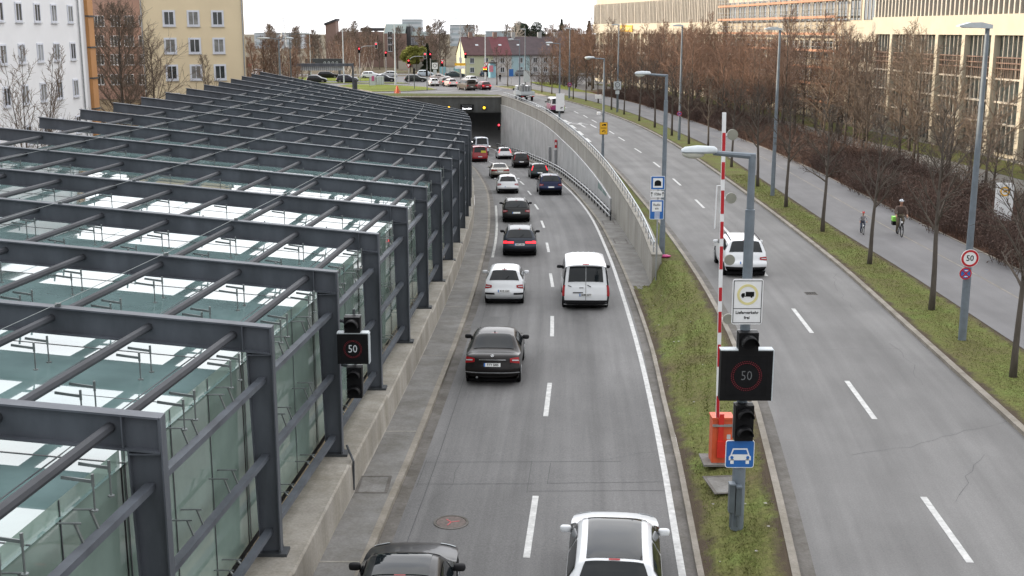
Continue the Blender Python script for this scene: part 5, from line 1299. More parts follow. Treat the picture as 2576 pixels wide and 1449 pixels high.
# --- ochre block
p0 = Vector((-36.9, 121.4, 0)); p1 = Vector((-27.2, 124.0, 0)); u = (p1-p0).normalized(); n = Vector((-u.y, u.x, 0))
t = thing('apartment_block', 'ochre yellow apartment block with white framed windows behind the canopy', 'building', p0, math.atan2(u.y, u.x))
Wd = (p1-p0).length
mb = MB(); mb.box((Wd/2, 30, 9), (Wd, 60, 18)); mb.build('wall', ochre, t)  # hidden depth stretched to keep low sun off the ramp wall
mb = MB(); mb.box((Wd/2, 30, 18.2), (Wd+.8, 60.6, .4)); mb.build('roof', M['dconc'], t)
mb = MB(); mb.box((Wd/2, -.03, 1.6), (Wd+.1, .08, 3.2)); mb.build('plinth', mat('pale_plinth', (.42, .42, .42), .8, 0, .08, .5), t)
for x in (Wd-.15, .1): mb = MB(); mb.tube([(x, -.08, 0), (x, -.08, 18)], .07, 6); mb.build('drain_pipe', M['galv'], t)
for px, wd in ((429, .62), (490, .55), (551, .62)):
    x = (aty(px, 115, 122.6)-p0).dot(u)
    for py, hh in ((46, 0), (115, 0), (182, 0)):
        z = aty(px, py, 122.6).z; window(t, (x, 0, z), (1, 0, 0), 1.0, 1.35, 1, .12, pm=pane if (px+py) % 2 else curtain)
    z = aty(px, 182, 122.6).z
    window(t, (x, 0, z-2.85), (1, 0, 0), 1.0, 1.35, 1, .12)
# --- rose brown block
t = thing('apartment_block', 'brownish rose apartment block seen between the white and ochre blocks', 'building', (-78, 184, 0))
mb = MB(); mb.box((14, 8, 10.5), (29, 16, 21)); mb.build('wall', rose, t); mb = MB(); mb.box((14, 8, 21.2), (30, 17, .4)); mb.build('roof', M['dconc'], t)
for px in (250, 291, 362, 325):
    for py in (53, 103, 150, 200):
        q = aty(px, py, 184); window(t, (q.x+78, 0, q.z), (1, 0, 0), 1.5, 1.6, 2, None)
# --- added unseen block left of the picture, keeping low sun off the street
for (x, y, w_, d_, h_, lab) in ((-66, 60, 14, 90, 19, 'added unseen long block left of the white block, blocking the low sun'),):
    t = thing('apartment_block', lab, 'building', (x, y, 0)); mb = MB(); mb.box((0, d_/2, h_/2), (w_, d_, h_)); mb.build('wall', wallw, t); mb = MB(); mb.box((0, d_/2, h_+.2), (w_+.8, d_+.8, .4)); mb.build('roof', M['dconc'], t)
    for k in range(4):
        for j in range(5): window(t, (w_/2, 6+k*8, 2+j*3.1), (0, 1, 0), 1.2, 1.4, 1, None)

# --- offices on the right, following the bend of the street
offglass = mat('dark_office_glass', (.045, .055, .055), .06, 0, .6, .6, spec=.7)
bronze = mat('bronze_slats', (.20, .13, .10), .5, 0, .2, 2); slat = mat('pale_slats', (.50, .46, .40), .6, 0, .1, 2)
lowerpane = mat('pale_office_pane', (.20, .20, .16), .15, 0, .5, .5, spec=.6)  # one even pale colour for the upper panes
def facade_pts(y0, y1, step):
    pts = [Vector((FB(y), y, 0)) for y in frange(y0, y1, step)]
    return pts
def office(label, y0, y1, step, ztop, style, oy):
    pts = facade_pts(y0, y1, step); t = thing('office_building', label, 'building', pts[0])
    o = pts[0]; P = [p-o for p in pts]
    dep = 16
    mb = MB(); n = len(P)
    back = [p+Vector((dep, 0, 0)) for p in P]
    # body set back .55 m behind the columns
    ins = [p+Vector((.60, .02, 0)) for p in P]
    for i in range(n-1):
        a, b, c, d = ins[i], ins[i+1], back[i+1], back[i]
        zt = Vector((0, 0, ztop))
        mb.quad(b, a, a+zt, b+zt); mb.quad(a+zt, d+zt, c+zt, b+zt)
    mb.quad(ins[0], back[0], back[0]+zt, ins[0]+zt); mb.quad(back[-1], ins[-1], ins[-1]+zt, back[-1]+zt); mb.quad(back[0], back[-1], back[-1]+zt, back[0]+zt)
    mb.build('wall', cream, t)
    return t, P
def seg_box(mb, a, b, z0, z1, d0, d1):
    u = (b-a).normalized(); nrm = Vector((-u.y, u.x, 0))           # toward the street
    c = (a+b)/2+nrm*((d0+d1)/2)+Vector((0, 0, (z0+z1)/2)); mb.box(c, ((b-a).length, d1-d0, z1-z0), Matrix((u, Vector((-u.y, u.x, 0)), Vector((0, 0, 1)))).transposed())
# glass office
t, P = office('cream office building with tall dark glass bays between pale columns', 58, 128, 5.4, 18.5, 0, 0)
band = MB()
for a, b in zip(P, P[1:]): seg_box(band, a, b, 9.9, 11.6, -.6, .0); seg_box(band, a, b, 14.9, 18.5, -.6, .0)
band.build('attic_band', cream, t)
for a, b in zip(P, P[1:]):
    u = (b-a).normalized(); nrm = Vector((-u.y, u.x, 0)); L_ = (b-a).length
    mb = MB(); seg_box(mb, a-u*.30, a+u*.30, 0, 9.9, -.58, .05); mb.build('column', cream, t)
    w0 = MB()
    for k in range(1, 6): seg_box(w0, a+u*(.3+(L_-.6)*k/6-.04), a+u*(.3+(L_-.6)*k/6+.04), .3, 9.9, -.5, -.36)
    for z in (2.7, 4.45, 6.35): seg_box(w0, a+u*.3, b-u*.3, z-.08, z+.08, -.5, -.28)
    w = w0.build('window', slat, t)
    g_ = MB(); seg_box(g_, a+u*.3, b-u*.3, .3, 9.9, -.58, -.5); g_.build('pane', offglass, w)
    s_ = MB()
    for z in (8.1, 7.65, 7.2): seg_box(s_, a+u*.3, b-u*.3, z-.045, z+.045, -.30, -.2)
    for k in range(14): q = a+u*(.4+(L_-.8)*k/13); seg_box(s_, q-u*.025, q+u*.025, 6.43, 8.0, -.27, -.22)
    s_.build('sun_slats', bronze, t)
    g_ = MB(); seg_box(g_, a+u*.15, b-u*.15, 11.6, 14.9, -.58, -.5); w2 = MB()
    for k in range(7): q = a+u*(L_*k/6); seg_box(w2, q-u*.12, q+u*.12, 11.6, 14.9, -.5, -.2)
    w = w2.build('window', slat, t); g_.build('pane', offglass, w)
# stones at the foot of the office
mb = MB()
for k in range(420):
    y = random.uniform(62, 128); mb.ball((FB(y)-.5+random.uniform(-.35, .3), y, .05), random.uniform(.08, .16), 6, 4)
stuff(mb.build('pebble_strip', M['conc2']))
# office being renovated, behind scaffolding
t, P = office('cream office building under renovation behind scaffolding', 128.4, 182, 4.12, 18.5, 0, 0)
for i, (a, b) in enumerate(zip(P, P[1:])):
    for z0, z1 in ((.6, 2.6), (3.6, 5.9), (6.9, 9.1), (11.4, 14.2)):
        fr = MB(); u = (b-a).normalized(); L_ = (b-a).length
        for k in range(4): q = a+u*(.5+(L_-1.0)*k/3); seg_box(fr, q-u*.06, q+u*.06, z0, z1, -.59, -.48)
        w = fr.build('window', slat, t); g_ = MB(); seg_box(g_, a+u*.5, b-u*.5, z0, z1, -.595, -.53); g_.build('pane', offglass, w)
sc = thing('scaffolding', 'steel scaffolding with orange planks in front of the renovated office', 'scaffolding', P[0]+Vector((FB(128.4), 128.4, 0)))
plank = mat('orange_planks', (.46, .24, .15), .7, 0, .25, 1)
lev = [2.1, 4.1, 6.0, 7.9, 9.8, 11.7, 13.6]
for i, (a, b) in enumerate(zip(P[2:], P[3:])):
    u = (b-a).normalized(); nrm = Vector((-u.y, u.x, 0)); mb = MB()
    for j in (0, .5):
        for d in (.2, 1.0):
            q = a+u*(b-a).length*j+nrm*d; mb.tube([q, q+Vector((0, 0, 15.2))], .035, 4)
    for z in lev:
        for d in (1.0,):
            for dz in (.5, 1.0): mb.tube([a+nrm*d+Vector((0, 0, z+dz)), b+nrm*d+Vector((0, 0, z+dz))], .028, 4)
    mb.tube([a+nrm*1.02+Vector((0, 0, lev[i % 6])), b+nrm*1.02+Vector((0, 0, lev[i % 6]+2))], .025, 4)
    mb.build('scaffold_frame', M['galv'], sc)
    for z in lev:
        q = MB(); seg_box(q, a, b, z-.05, z, .15, 1.05); seg_box(q, a, b, z, z+.22, 1.0, 1.03); q.build('plank_deck', plank, sc)
# office with the yellow sign
t, P = office('cream office building with a yellow sign on its band far down the street', 182.4, 252, 4.1, 18.5, 0, 0)
band = MB()
for a, b in zip(P, P[1:]): seg_box(band, a, b, 9.7, 11.5, -.6, .05)
band.build('attic_band', cream, t)
for i, (a, b) in enumerate(zip(P, P[1:])):
    u = (b-a).normalized(); L_ = (b-a).length
    mb = MB(); seg_box(mb, a-u*.25, a+u*.25, 0, 9.7, -.58, .0); mb.build('column', cream, t)
    fr = MB()
    for k in (1, 2): q = a+u*L_*k/3; seg_box(fr, q-u*.06, q+u*.06, .6, 9.7, -.58, -.4)
    for z in (2.8, 6.2): seg_box(fr, a+u*.25, b-u*.25, z-.2, z+.2, -.58, -.36)
    w = fr.build('window', slat, t)
    g_ = MB(); seg_box(g_, a+u*.25, b-u*.25, .6, 7.6, -.6, -.52); g_.build('pane', offglass, w)
    g_ = MB(); seg_box(g_, a+u*.25, b-u*.25, 7.6, 9.7, -.6, -.53); g_.build('blind', lowerpane if i % 3 else cream, w)
    fr = MB()
    for k in range(6): q = a+u*L_*k/5.5; seg_box(fr, q-u*.10, q+u*.10, 11.5, 15.4, -.55, -.1)
    w = fr.build('window', slat, t); g_ = MB(); seg_box(g_, a, b, 11.5, 15.4, -.6, -.5); g_.build('pane', M['galv'] if i % 4 else offglass, w)
i = max(range(len(P)-2), key=lambda k: -abs(CX+F*(P[k].x+FB(182.4))/((P[k].y+182.4)*.977)-1590))
sg = thing('office_sign', 'yellow lettered sign on the band of the far cream office', 'sign', P[i]+Vector((FB(182.4), 182.4, 0)))
a, b = P[i]-P[i], P[i+2]-P[i]; u = (b-a).normalized()
mb = MB(); seg_box(mb, a+u*.2, b-u*1.0, 10.0, 11.2, .10, .2); mb.build('sign_plate', M['yellow'], sg)
mb = MB()
for k in range(6): q = a+u*(1.0+k*.95); seg_box(mb, q, q+u*.6, 10.35, 10.85, .202, .215)
mb.build('sign_marks', M['paleyel'], sg)

# ------------------------------------------------------------------ the junction beyond the tunnel mouth
def sheet(name, pts, z, m, kind='structure'):
    mb = MB(); mb.quad(*[(p[0], p[1], z) for p in pts]); o = mb.build(name, m); o['kind'] = kind; return o
def xy(px, py): q = at(px, py, 0); return (q.x, q.y)
jun = asphalt('junction_asphalt', (.145, .145, .15), .03, .1)
sheet('junction', [(-150, 199), (-3, 197), (3, 205), (16, 214), (30, 232), (60, 250), (60, 278), (-150, 272)], .010, jun)
sheet('traffic_island', [xy(851, 217), xy(937, 231.6), xy(1030, 230), xy(1098, 226), xy(1072, 220), xy(968, 214), xy(880, 213)], .09, M['lawn'])
sheet('deck_grass', [(-40, 188.3), (-1.7, 188.3), (-4.6, 194), (-22, 197), (-40, 197)], .26, M['grass'])
sheet('traffic_island', [xy(770, 209.8), xy(1031, 211.0), xy(1010, 208.8), xy(760, 207.3)], .09, M['lawn'])
sheet('far_lawn', [xy(740, 204), xy(935, 204.5), xy(935, 196), xy(740, 195)], .09, M['lawn'])
sheet('corner_lawn', [xy(1390, 209), xy(1500, 238.0), xy(1440, 231), xy(1388, 221), xy(1352, 213), xy(1330, 207.5)], .13, M['lawn'])
sheet('side_road', [(-60, 280), (60, 292), (60, 300), (-60, 288)], .02, jun)
for k in range(4): pass
q = MB()
for (a, b) in (((1070, 232.5), (1178, 227)), ((1180, 221.5), (1228, 219)), ((1231, 230), (1262, 226)), ((1090, 222), (1140, 222))):
    A_, B_ = xy(*a), xy(*b); dash(*A_, *B_, .3, lambda y: .022, None, mb=q)
struct(q.build('stop_line', M['paint']))
def kerb_line(pts, m=M['kerb']):
    mb = MB()
    for a, b in zip(pts, pts[1:]): mb.bar((*a, .05), (*b, .05), .18, .14)
    return struct(mb.build('kerb', m))
kerb_line([xy(851, 217), xy(937, 231.8), xy(1030, 230.2), xy(1098, 226.1), xy(1072, 219.8), xy(968, 213.8)])
kerb_line([xy(770, 210), xy(1031, 211.2)])

# --- brick office and other far buildings
brick = mat('rose_brick', (.23, .155, .13), .85, 0, .1, .3); groof = mat('green_metal_roof', (.12, .16, .155), .5, 0, .1, .3); darkroof = mat('dark_flat_roof', (.05, .05, .055), .7)
yb = 345.0
def fx(px, y=yb): return aty(px, 150, y).x
def fz(py, y=yb): return aty(1000, py, y).z
t = thing('brick_office', 'rose brick office complex with green roofs behind the junction trees', 'building', (0, yb, 0))
def blk(x0, x1, z1, d, m, name, z0=0, y=0):
    q = MB(); q.box(((fx(x0)+fx(x1))/2, y+d/2, (z0+z1)/2), (fx(x1)-fx(x0), d, z1-z0)); return q.build(name, m, t)
blk(850, 968, fz(80), 18, brick, 'wall'); blk(908, 968, fz(70), 12, darkroof, 'roof', fz(78), .5)
blk(969, 1024, fz(84), 14, brick, 'wall', 0, -2)
q = MB(); q.prism([(-2, fz(84)), (4, fz(60)), (12, fz(60)), (12, fz(84))], fx(969.5), fx(1022), 'x'); q.build('roof', groof, t)
q = MB(); q.prism([(-2.05, 0), (-2.05, fz(84)), (4, fz(60)), (12, fz(60)), (12, 0)], fx(967.6), fx(969.4), 'x'); q.build('sunlit_gable', cream, t)  # left edge of the brick tower coloured cream for low sun on it
blk(1024, 1034, fz(66), 10, darkroof, 'lift_tower'); blk(1024.5, 1100, fz(90), 12, brick, 'wall', 0, .3)
q = MB(); q.prism([(.2, fz(91)), (3, fz(80)), (12, fz(80)), (12, fz(91))], fx(1034.5), fx(1078), 'x'); q.build('roof', groof, t)
def far_window(px, py, w_, h_, bars): window(t, (fx(px), -2.0 if px < 1020 else .3, fz(py)), (1, 0, 0), w_, h_, bars, None)
for py in (88, 103, 121): far_window(984, py, 1.3, 1.8, 1)
for k in range(5): far_window(1032+k*7.4, 103, 2.0, 2.4, 2)
q = MB(); q.prism([(fx(825), 0), (fx(851), 0), (fx(851), fz(52)), (fx(825), fz(64))], -3, 3); q.build('stair_tower', brick, t)
q = MB(); q.prism([(fx(825)-.3, fz(64)), (fx(825)-.3, fz(64)+.6), (fx(851)+.3, fz(52)+.6), (fx(851)+.3, fz(52))], -3.4, 3.4); q.build('roof', darkroof, t)
pale = mat('haze_pale_render', (.52, .56, .60), .8, 0, .06, .1); paleg = mat('haze_pale_glass', (.36, .42, .46), .4, 0, .2, .1)  # haze of distance is put into these pale colours
def distant(label, x0, x1, ytop, y, floors, m=pale):
    a, b = aty(x0, 100, y), aty(x1, 100, y); z = aty(x0, ytop, y).z
    t = thing('distant_block', label, 'building', ((a.x+b.x)/2, y, 0)); w_ = b.x-a.x
    q = MB(); q.box((0, 8, z/2), (w_, 16, z)); q.build('wall', m, t)
    q = MB(); q.box((0, 8, z+.3), (w_+.6, 16.6, .5)); q.build('roof', paleg, t)
    for k in range(floors): q = MB(); q.box((0, -.04, z-2.2-k*3.4), (w_*.94, .1, 1.5)); q.build('window_band', paleg, t)
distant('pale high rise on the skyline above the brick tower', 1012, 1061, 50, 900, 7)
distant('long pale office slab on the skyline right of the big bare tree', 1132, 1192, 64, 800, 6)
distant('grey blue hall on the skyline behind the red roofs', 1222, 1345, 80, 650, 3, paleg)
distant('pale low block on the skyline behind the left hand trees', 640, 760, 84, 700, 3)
# --- terraced houses with red roofs
roofm = [mat('red_brown_tiles', (.085, .042, .042), .8, 0, .2, .8), mat('dark_red_tiles', (.13, .038, .045), .8, 0, .15, .8), mat('purple_grey_tiles', (.075, .055, .06), .8, 0, .2, .8)]
hw = [mat('lime_render', (.50, .52, .36), .85, 0, .06, .5), mat('offwhite_render', (.48, .46, .44), .85, 0, .1, .4), mat('pale_blue_render', (.36, .50, .54), .85, 0, .06, .5), mat('grey_white_render', (.44, .44, .45), .85, 0, .1, .4)]
a0 = R(15); u = Vector((math.cos(a0), math.sin(a0), 0)); hp = aty(1170, 190, 277.0); hp.z = 0
xs = [0, 6.6, 11.0, 15.4, 25.5]; lab = ['lime yellow terraced house with its gable to the junction', 'off white terraced house between the lime and the blue one', 'pale blue terraced house', 'long greyish white terraced house at the right end of the row']
ze, zri = aty(1200, 136, 281).z, aty(1200, 96, 287).z
for i in range(4):
    o = hp+u*xs[i]; w_ = xs[i+1]-xs[i]; t = thing('terraced_house', lab[i], 'house', o, a0)
    q = MB(); q.prism([(0, 0), (9, 0), (9, ze), (4.5, zri), (0, ze)], .003, w_-.003, 'x'); q.build('wall', hw[i], t)
    q = MB(); q.prism([(-.5, ze-.3), (4.5, zri+.12), (9.5, ze-.3), (9.5, ze-.1), (4.5, zri+.36), (-.5, ze-.1)], -.15 if i == 0 else .0, w_-.0, 'x'); rf = q.build('roof', roofm[min(i, 2)], t)
    q = MB(); q.box((w_*.35, 4.4, zri+.5), (.9, .7, 1.8)); q.build('chimney', brick if i < 2 else M['galv'], rf)
    if i == 3: q = MB(); q.box((w_*.75, 4.4, zri+.5), (.9, .7, 1.8)); q.build('chimney', M['galv'], rf)
    q = MB(); q.bar((w_*.5, 1.6, ze+(zri-ze)*.36+.25), (w_*.5, 2.4, ze+(zri-ze)*.55+.25), .7, .06); q.build('skylight', M['lampw'], rf)
    nwin = 2 if w_ > 6 else 1
    nwin = 4 if w_ > 9 else nwin
    for k in range(nwin):
        for z in (ze-1.4, 1.4): window(t, (w_*(k+.5)/nwin, 0, z), (1, 0, 0), 1.0, 1.2, 1, None)
    if i == 0:
        for yy in (3.3, 5.4): window(t, (.0, 9-yy, ze-1.3), (0, -1, 0), .8, 1.2, 1, None)
        window(t, (.0, 4.5, ze+1.3), (0, -1, 0), .6, 1.1, 0, None)
for (x, y, w_, h_, lab) in ((14, 318, 13, 10.2, 'large house with dark hipped roof behind the terrace'), (26, 330, 12, 10.0, 'second house with reddish roof behind the terrace')):
    t = thing('back_house', lab, 'house', (x, y, 0)); q = MB(); q.box((0, 5, 3.1), (w_, 10, 6.2)); q.build('wall', hw[3], t)
    q = MB(); q.add([(-w_/2-.5, -.5, 6.2), (w_/2+.5, -.5, 6.2), (w_/2+.5, 10.5, 6.2), (-w_/2-.5, 10.5, 6.2), (-2, 5, h_), (2, 5, h_)], [(0, 1, 5, 4), (1, 2, 5), (2, 3, 4, 5), (3, 0, 4), (3, 2, 1, 0)]); q.build('roof', roofm[2 if x < 20 else 0], t)
    for k in (-3, 0, 3): window(t, (k, 0, 4.6), (1, 0, 0), 1.0, 1.3, 1, None)
# --- hoardings, container, fence
def panel(name, label, cat, x0, x1, ytop, ybot, m, d=.25, trim=None, n=0):
    b = at((x0+x1)/2, ybot, .02); a_, c_ = aty(x0, ybot, b.y), aty(x1, ybot, b.y); h = aty((x0+x1)/2, ytop, b.y).z-.02
    t = thing(name, label, cat, b); w_ = c_.x-a_.x
    q = MB(); q.box((0, 0, h/2), (w_, d, h)); q.build('panel_body', m, t)
    q = MB()
    for k in range(n+1): q.box((-w_/2+w_*k/max(1, n), -d/2-.02, h/2), (.08, .04, h))
    q.build('panel_frame', trim or M['galv'], t); return t
hb = mat('sky_blue_film', (.22, .42, .50), .5, 0, .15, .6)
panel('site_hoarding', 'sky blue hoarding below the lime house', 'hoarding', 1106, 1122, 168, 189.5, hb, n=2)
panel('site_hoarding', 'white hoarding panel between the two sky blue ones', 'hoarding', 1122, 1142, 170, 189.5, M['lampw'], n=2)
panel('site_hoarding', 'sky blue hoarding with pale figure left of the white container', 'hoarding', 1142, 1180, 169, 189.5, hb, n=3)
panel('container', 'white storage container beside the sky blue hoarding', 'container', 1181, 1203, 169, 189, M['lampw'], 2.4, n=4)
panel('board_fence', 'cream board fence at the far side of the junction', 'fence', 1003, 1026, 153, 176, cream, .15, n=8)
panel('board_fence', 'grey board fence right of the cream fence', 'fence', 1040, 1066, 156, 178, M['conc2'], .15, n=8)
panel('hedge_wall', 'dark green clipped hedge behind the junction', 'hedge', 1066, 1104, 150, 180, M['conifer'], 1.2)
panel('utility_cabinet', 'white utility cabinet with magenta poster on the traffic island', 'cabinet', 930, 945.5, 192, 215.5, M['lampw'], .7, n=1)
q = at(938, 215.5, .02); p = panel('utility_cabinet', 'grey white utility cabinet right of the one with the poster', 'cabinet', 948, 966, 192, 214, M['lampw'], .7, n=3)
for o in [o for o in C.objects if o.get('label', '').startswith('white utility cabinet')]:
    q = MB(); q.box((.1, -.38, 1.35), (.5, .02, .95)); q.build('poster', mat('magenta_poster', (.45, .10, .25), .5), o)
# dark sign wall and gantry
b = at(808, 196.5, .02); wz0, wz1 = aty(808, 161.5, b.y+5).z, aty(808, 147.5, b.y+5).z
t = thing('sign_wall', 'long dark grey sign wall with small pale letters above the parked row', 'sign', (b.x, b.y+5, 0))
w_ = aty(856, 150, b.y+5).x-aty(761, 150, b.y+5).x
q = MB(); q.box((0, 0, (wz0+wz1)/2), (w_, .5, wz1-wz0)); q.build('wall_panel', M['steel_dk'], t)
q = MB()
for s in (-1, 1): q.box((s*w_*.4, .0, wz0/2), (.5, .4, wz0))
q.build('support', M['dconc'], t)
q = MB()
for k in range(4): q.ring((w_*.02+k*.9, -.27, wz0+.35), .16, .26, .03, 12)
q.build('letters', M['lampw'], t)
b = at(889, 225, .02); t = thing('gantry', 'slate grey sign gantry with one leg on the traffic island', 'gantry', b)
zt = aty(889, 159, b.y).z-.02; xl = aty(735, 162, b.y).x-b.x
q = MB(); q.box((0, 0, zt/2), (.32, .32, zt)); q.build('post', M['steel'], t); q = MB(); q.box((xl/2, 0, zt-.28), (-xl+.32, .34, .5)); q.build('beam', M['steel'], t)
q = MB(); q.box((.45, 0, .9), (.5, .4, 1.8)); q.build('cabinet', M['steel_dk'], t)
q = MB(); q.box((aty(808, 170, b.y).x-b.x, .35, zt-.9), (7.6, .06, .75)); q.build('fascia', M['lampw'], t)
q = MB()
for k in range(22): q.box((aty(808, 170, b.y).x-b.x-3.7+k*.35, .30, zt-.9), (.06, .05, .75))
q.build('fascia_rib', M['steel'], t)
q = at(941, 232, .02)
b = at(999.6, 236.5, .02); t = thing('warning_post', 'orange warning post with two side arms on the deck before the junction', 'post', b)
q = MB(); q.tube([(0, 0, 0), (0, 0, .2), (0, 0, .75), (0, 0, 1.15), (0, 0, 1.35)], [.42, .36, .22, .20, .08], 10); q.build('post_body', M['orange'], t, 'auto'); q = MB()
for s in (-1, 1): q.tube([(s*.1, 0, .8), (s*.42, 0, .6), (s*.5, 0, 0)], .06, 6)
q.build('arm', M['orange'], t)
# --- masts and lamps
def mast(px, yb_, yt, label, m=M['lampw'], r=.10, head=None, z=.02, y=None):
    b = at(px, yb_, z) if y is None else aty(px, 160, y)
    if y is not None: b.z = z
    h = aty(px, yt, b.y).z-b.z; t = thing('street_lamp', label, 'street lamp', b)
    q = MB(); q.tube([(0, 0, 0), (0, 0, h*.35), (0, 0, h*.351), (0, 0, h)], [r*1.3, r*1.2, r, r*.6], 8); q.build('pole', m, t, 'auto')
    for hd in (head or []):
        q = MB(); q.tube([(0, 0, h-.1), (hd*.6, 0, h+.08)], .05, 6); q.build('arm', m, t)
        q = MB(); q.ball((0, 0, 0), .5, 10, 6, 0, (1.5 if abs(hd) > 1.2 else .9, .4, .22)); o = q.build('lamp_head', M['lampw'], t, True); o.location = (hd, 0, h+.06)
    return t
mast(995, 213.5, 42, 'tall white mast at the near edge of the junction', r=.13)
mast(1159, 199.5, 47, 'tall pale lamp mast in front of the lime house', M['galv'], .12, [-.9])
mast(1221, 199, 78, 'pale lamp mast by the blue advertising column', M['lampw'], .12, [-.9])
mast(865.5, 209.5, 40, 'tall thin white mast among the birches', r=.11)
mast(781, 0, 84, 'thin white mast left of the birches', r=.09, y=262)
mast(703, 0, 97.5, 'double headed grey lamp behind the end of the canopy', M['pole'], .13, [-1.6, 1.2], y=131)
mast(731, 0, 86, 'slim dark lamp with one long raised arm behind the canopy', M['poledk'], .09, [1.9], y=150)
mast(1074, 197, 128, 'short street lamp with small head in the birch grove', M['galv'], .07, [-.7], y=300)
# --- traffic lights
def lights(px, yb_, yt, label, arms=(), lit=None, back=False, m=M['galv'], pair=False):
    b = at(px, yb_, .02); h = aty(px, yt, b.y).z; t = thing('traffic_light', label, 'traffic light', b)
    q = MB(); q.tube([(0, 0, 0), (0, 0, h)], .075, 8); q.build('post', m, t)
    heads = [(0, h-.5, True)]
    if arms:
        dx, dz = arms; pts = [(0, 0, h-.6)]+[(dx*(1-math.cos(R(a)))*.45, 0, h-.6+(dz)*math.sin(R(a))) for a in (25, 50, 75, 90)]+[(dx, 0, h-.6+dz)]
        q = MB(); q.tube(pts, .06, 7); q.build('arm', m, t, True); heads.append((dx, h-.6+dz+.1, True))
    if pair: heads.append((pair, h-.5, True))
    for k, (x, z, _) in enumerate(heads):
        w_ = .34
        q = MB(); q.box((x, -.16, z), (w_, .22, 1.0)); q.build('signal_box', M['black'], t)
        if back: continue
        q = MB(); q.box((x, -.045, z), (w_+.16, .02, 1.16)); q.build('backing_board', M['white'] if k else M['black'], t)
        for j, dz_ in enumerate((.31, 0, -.31)):
            on_ = (j == 0) or (lit == 'amber' and j == 1)
            q = MB(); q.disc((x, -.28, z+dz_), .135, .04, 14); q.build('lens', (M['led_red'] if j == 0 else M['led_amber']) if on_ else M['matblack'], t)
    return t
lights(1029, 211.5, 150, 'arched signal mast with two red lights in front of the fence', (3.2, 1.2))
lights(906, 207, 120, 'arched signal mast left of the tall white mast', (3.4, .9))
lights(1083.6, 205, 134, 'signal with white backing board showing red above the crossing cars')
lights(1171.5, 204, 133, 'tall signal showing red beside the pale lamp mast')
lights(972, 205, 130, 'red signal left of the tall white mast')
lights(1113, 201, 155, 'signal showing red under a yield sign before the hoarding')
lights(1223, 206, 168, 'signal showing red and amber beside the waiting red hatchback', lit='amber', pair=-.45)
lights(1042.5, 224, 172, 'back facing signal on the traffic island, left one', back=True, m=M['poledk'])
lights(1074.5, 227.5, 177, 'back facing signal on the tip of the traffic island', back=True, m=M['poledk'])
def small_sign(px, yb_, yt, label, face, w_=.9, h_=None, cat='sign', shape='box', extra=None):
    b = at(px, yb_, .02); h = aty(px, yt, b.y).z; t = thing('road_sign', label, cat, b)
    q = MB(); q.tube([(0, 0, 0), (0, 0, h)], .045, 6); q.build('post', M['galv'], t)
    q = MB(); h_ = h_ or w_
    if shape == 'box': q.box((0, -.07, h-h_/2), (w_, .03, h_))
    elif shape == 'disc': q.disc((0, -.07, h-w_/2), w_/2, .03, 22)
    else: q.prism([(-w_/2, h), (w_/2, h), (0, h-w_*.87)], -.085, -.055)
    q.build('sign_plate', face, t)
    if extra == 'bar': q = MB(); q.box((0, -.09, h-w_/2), (w_*.7, .01, w_*.18)); q.build('white_bar', M['white'], t)
    if extra == 'ring': q = MB(); q.ring((0, -.09, h-h_*.45), .26, .34, .01, 24); q.build('ring_symbol', M['black'], t); q = MB(); q.box((0, -.06, h-h_-.55), (w_*.6, .03, .9)); q.build('extra_plate', M['lampw'], t)
    if extra == 'tri': q = MB(); q.prism([(-w_*.3, h-.1*w_), (w_*.3, h-.1*w_), (0, h-w_*.62)], -.095, -.087); q.build('white_field', M['white'], t)
    return t
small_sign(1094.6, 218.8, 158, 'white ring sign with lower plate beside the small white hatchback', M['white'], 1.05, 1.15, extra='ring')
small_sign(630, 196, 160.5, 'no entry sign at the side road left of the trees', M['red'], .75, shape='disc', extra='bar')
small_sign(741, 204, 176, 'no entry sign right of the leafless shrubs', M['red'], .75, shape='disc', extra='bar')
small_sign(1224, 205.5, 158, 'yield triangle above the red and amber signal', M['red'], .95, shape='tri', extra='tri')
small_sign(1028.5, 212, 161, 'yield triangle on the arched signal mast', M['red'], .95, shape='tri', extra='tri')
small_sign(1113.5, 201, 150.5, 'yield triangle above the red signal before the hoarding', M['red'], .95, shape='tri', extra='tri')
small_sign(1286, 223, 174, 'blue and white sign on a white post beside the flatbed truck', M['blue'], .8, 1.3)
small_sign(1158, 206, 159, 'yellow direction sign above a white one near the pale mast', M['yellow'], 2.2, .5)
small_sign(1157.5, 206.3, 166.2, 'white direction sign below the yellow one', M['white'], 2.0, .55)
small_sign(1325, 223.5, 178, 'white panel sign on a pole behind the flatbed truck', M['lampw'], 1.15, 2.0)
b = at(1238, 195, .02); t = thing('advertising_column', 'blue green advertising column with posters at the far crossing', 'column', b)
h = aty(1238, 150, b.y).z; q = MB(); q.tube([(0, 0, 0), (0, 0, h*.8)], .85, 14); q.build('column_body', hb, t, 'auto'); q = MB(); q.tube([(0, 0, h*.8), (0, 0, h*.87), (0, 0, h*.9), (0, 0, h*.98)], [1.15, 1.15, .5, .3], 14); q.build('cap', M['dconc'], t, 'auto'); q = MB(); q.box((-.2, -.85, h*.5), (.9, .06, 1.4)); q.build('poster', mat('pink_poster', (.55, .2, .25), .5), t)
t = thing('radio_mast', 'lattice radio mast on the skyline above the left hand trees', 'mast', (aty(712, 60, 620).x, 620, 0)); hh = aty(712, 42, 620).z
q = MB()
for sx, sy in ((-1, -1), (1, -1), (1, 1), (-1, 1)): q.tube([(sx*1.6, sy*1.6, 0), (sx*.3, sy*.3, hh)], .12, 4)
for k in range(12):
    z = hh*k/12; s = 1.6-1.3*k/12; q.tube([(-s, -s, z), (s, -s, z+hh/12)], .07, 3); q.tube([(s, -s, z), (-s, -s, z+hh/12)], .07, 3)
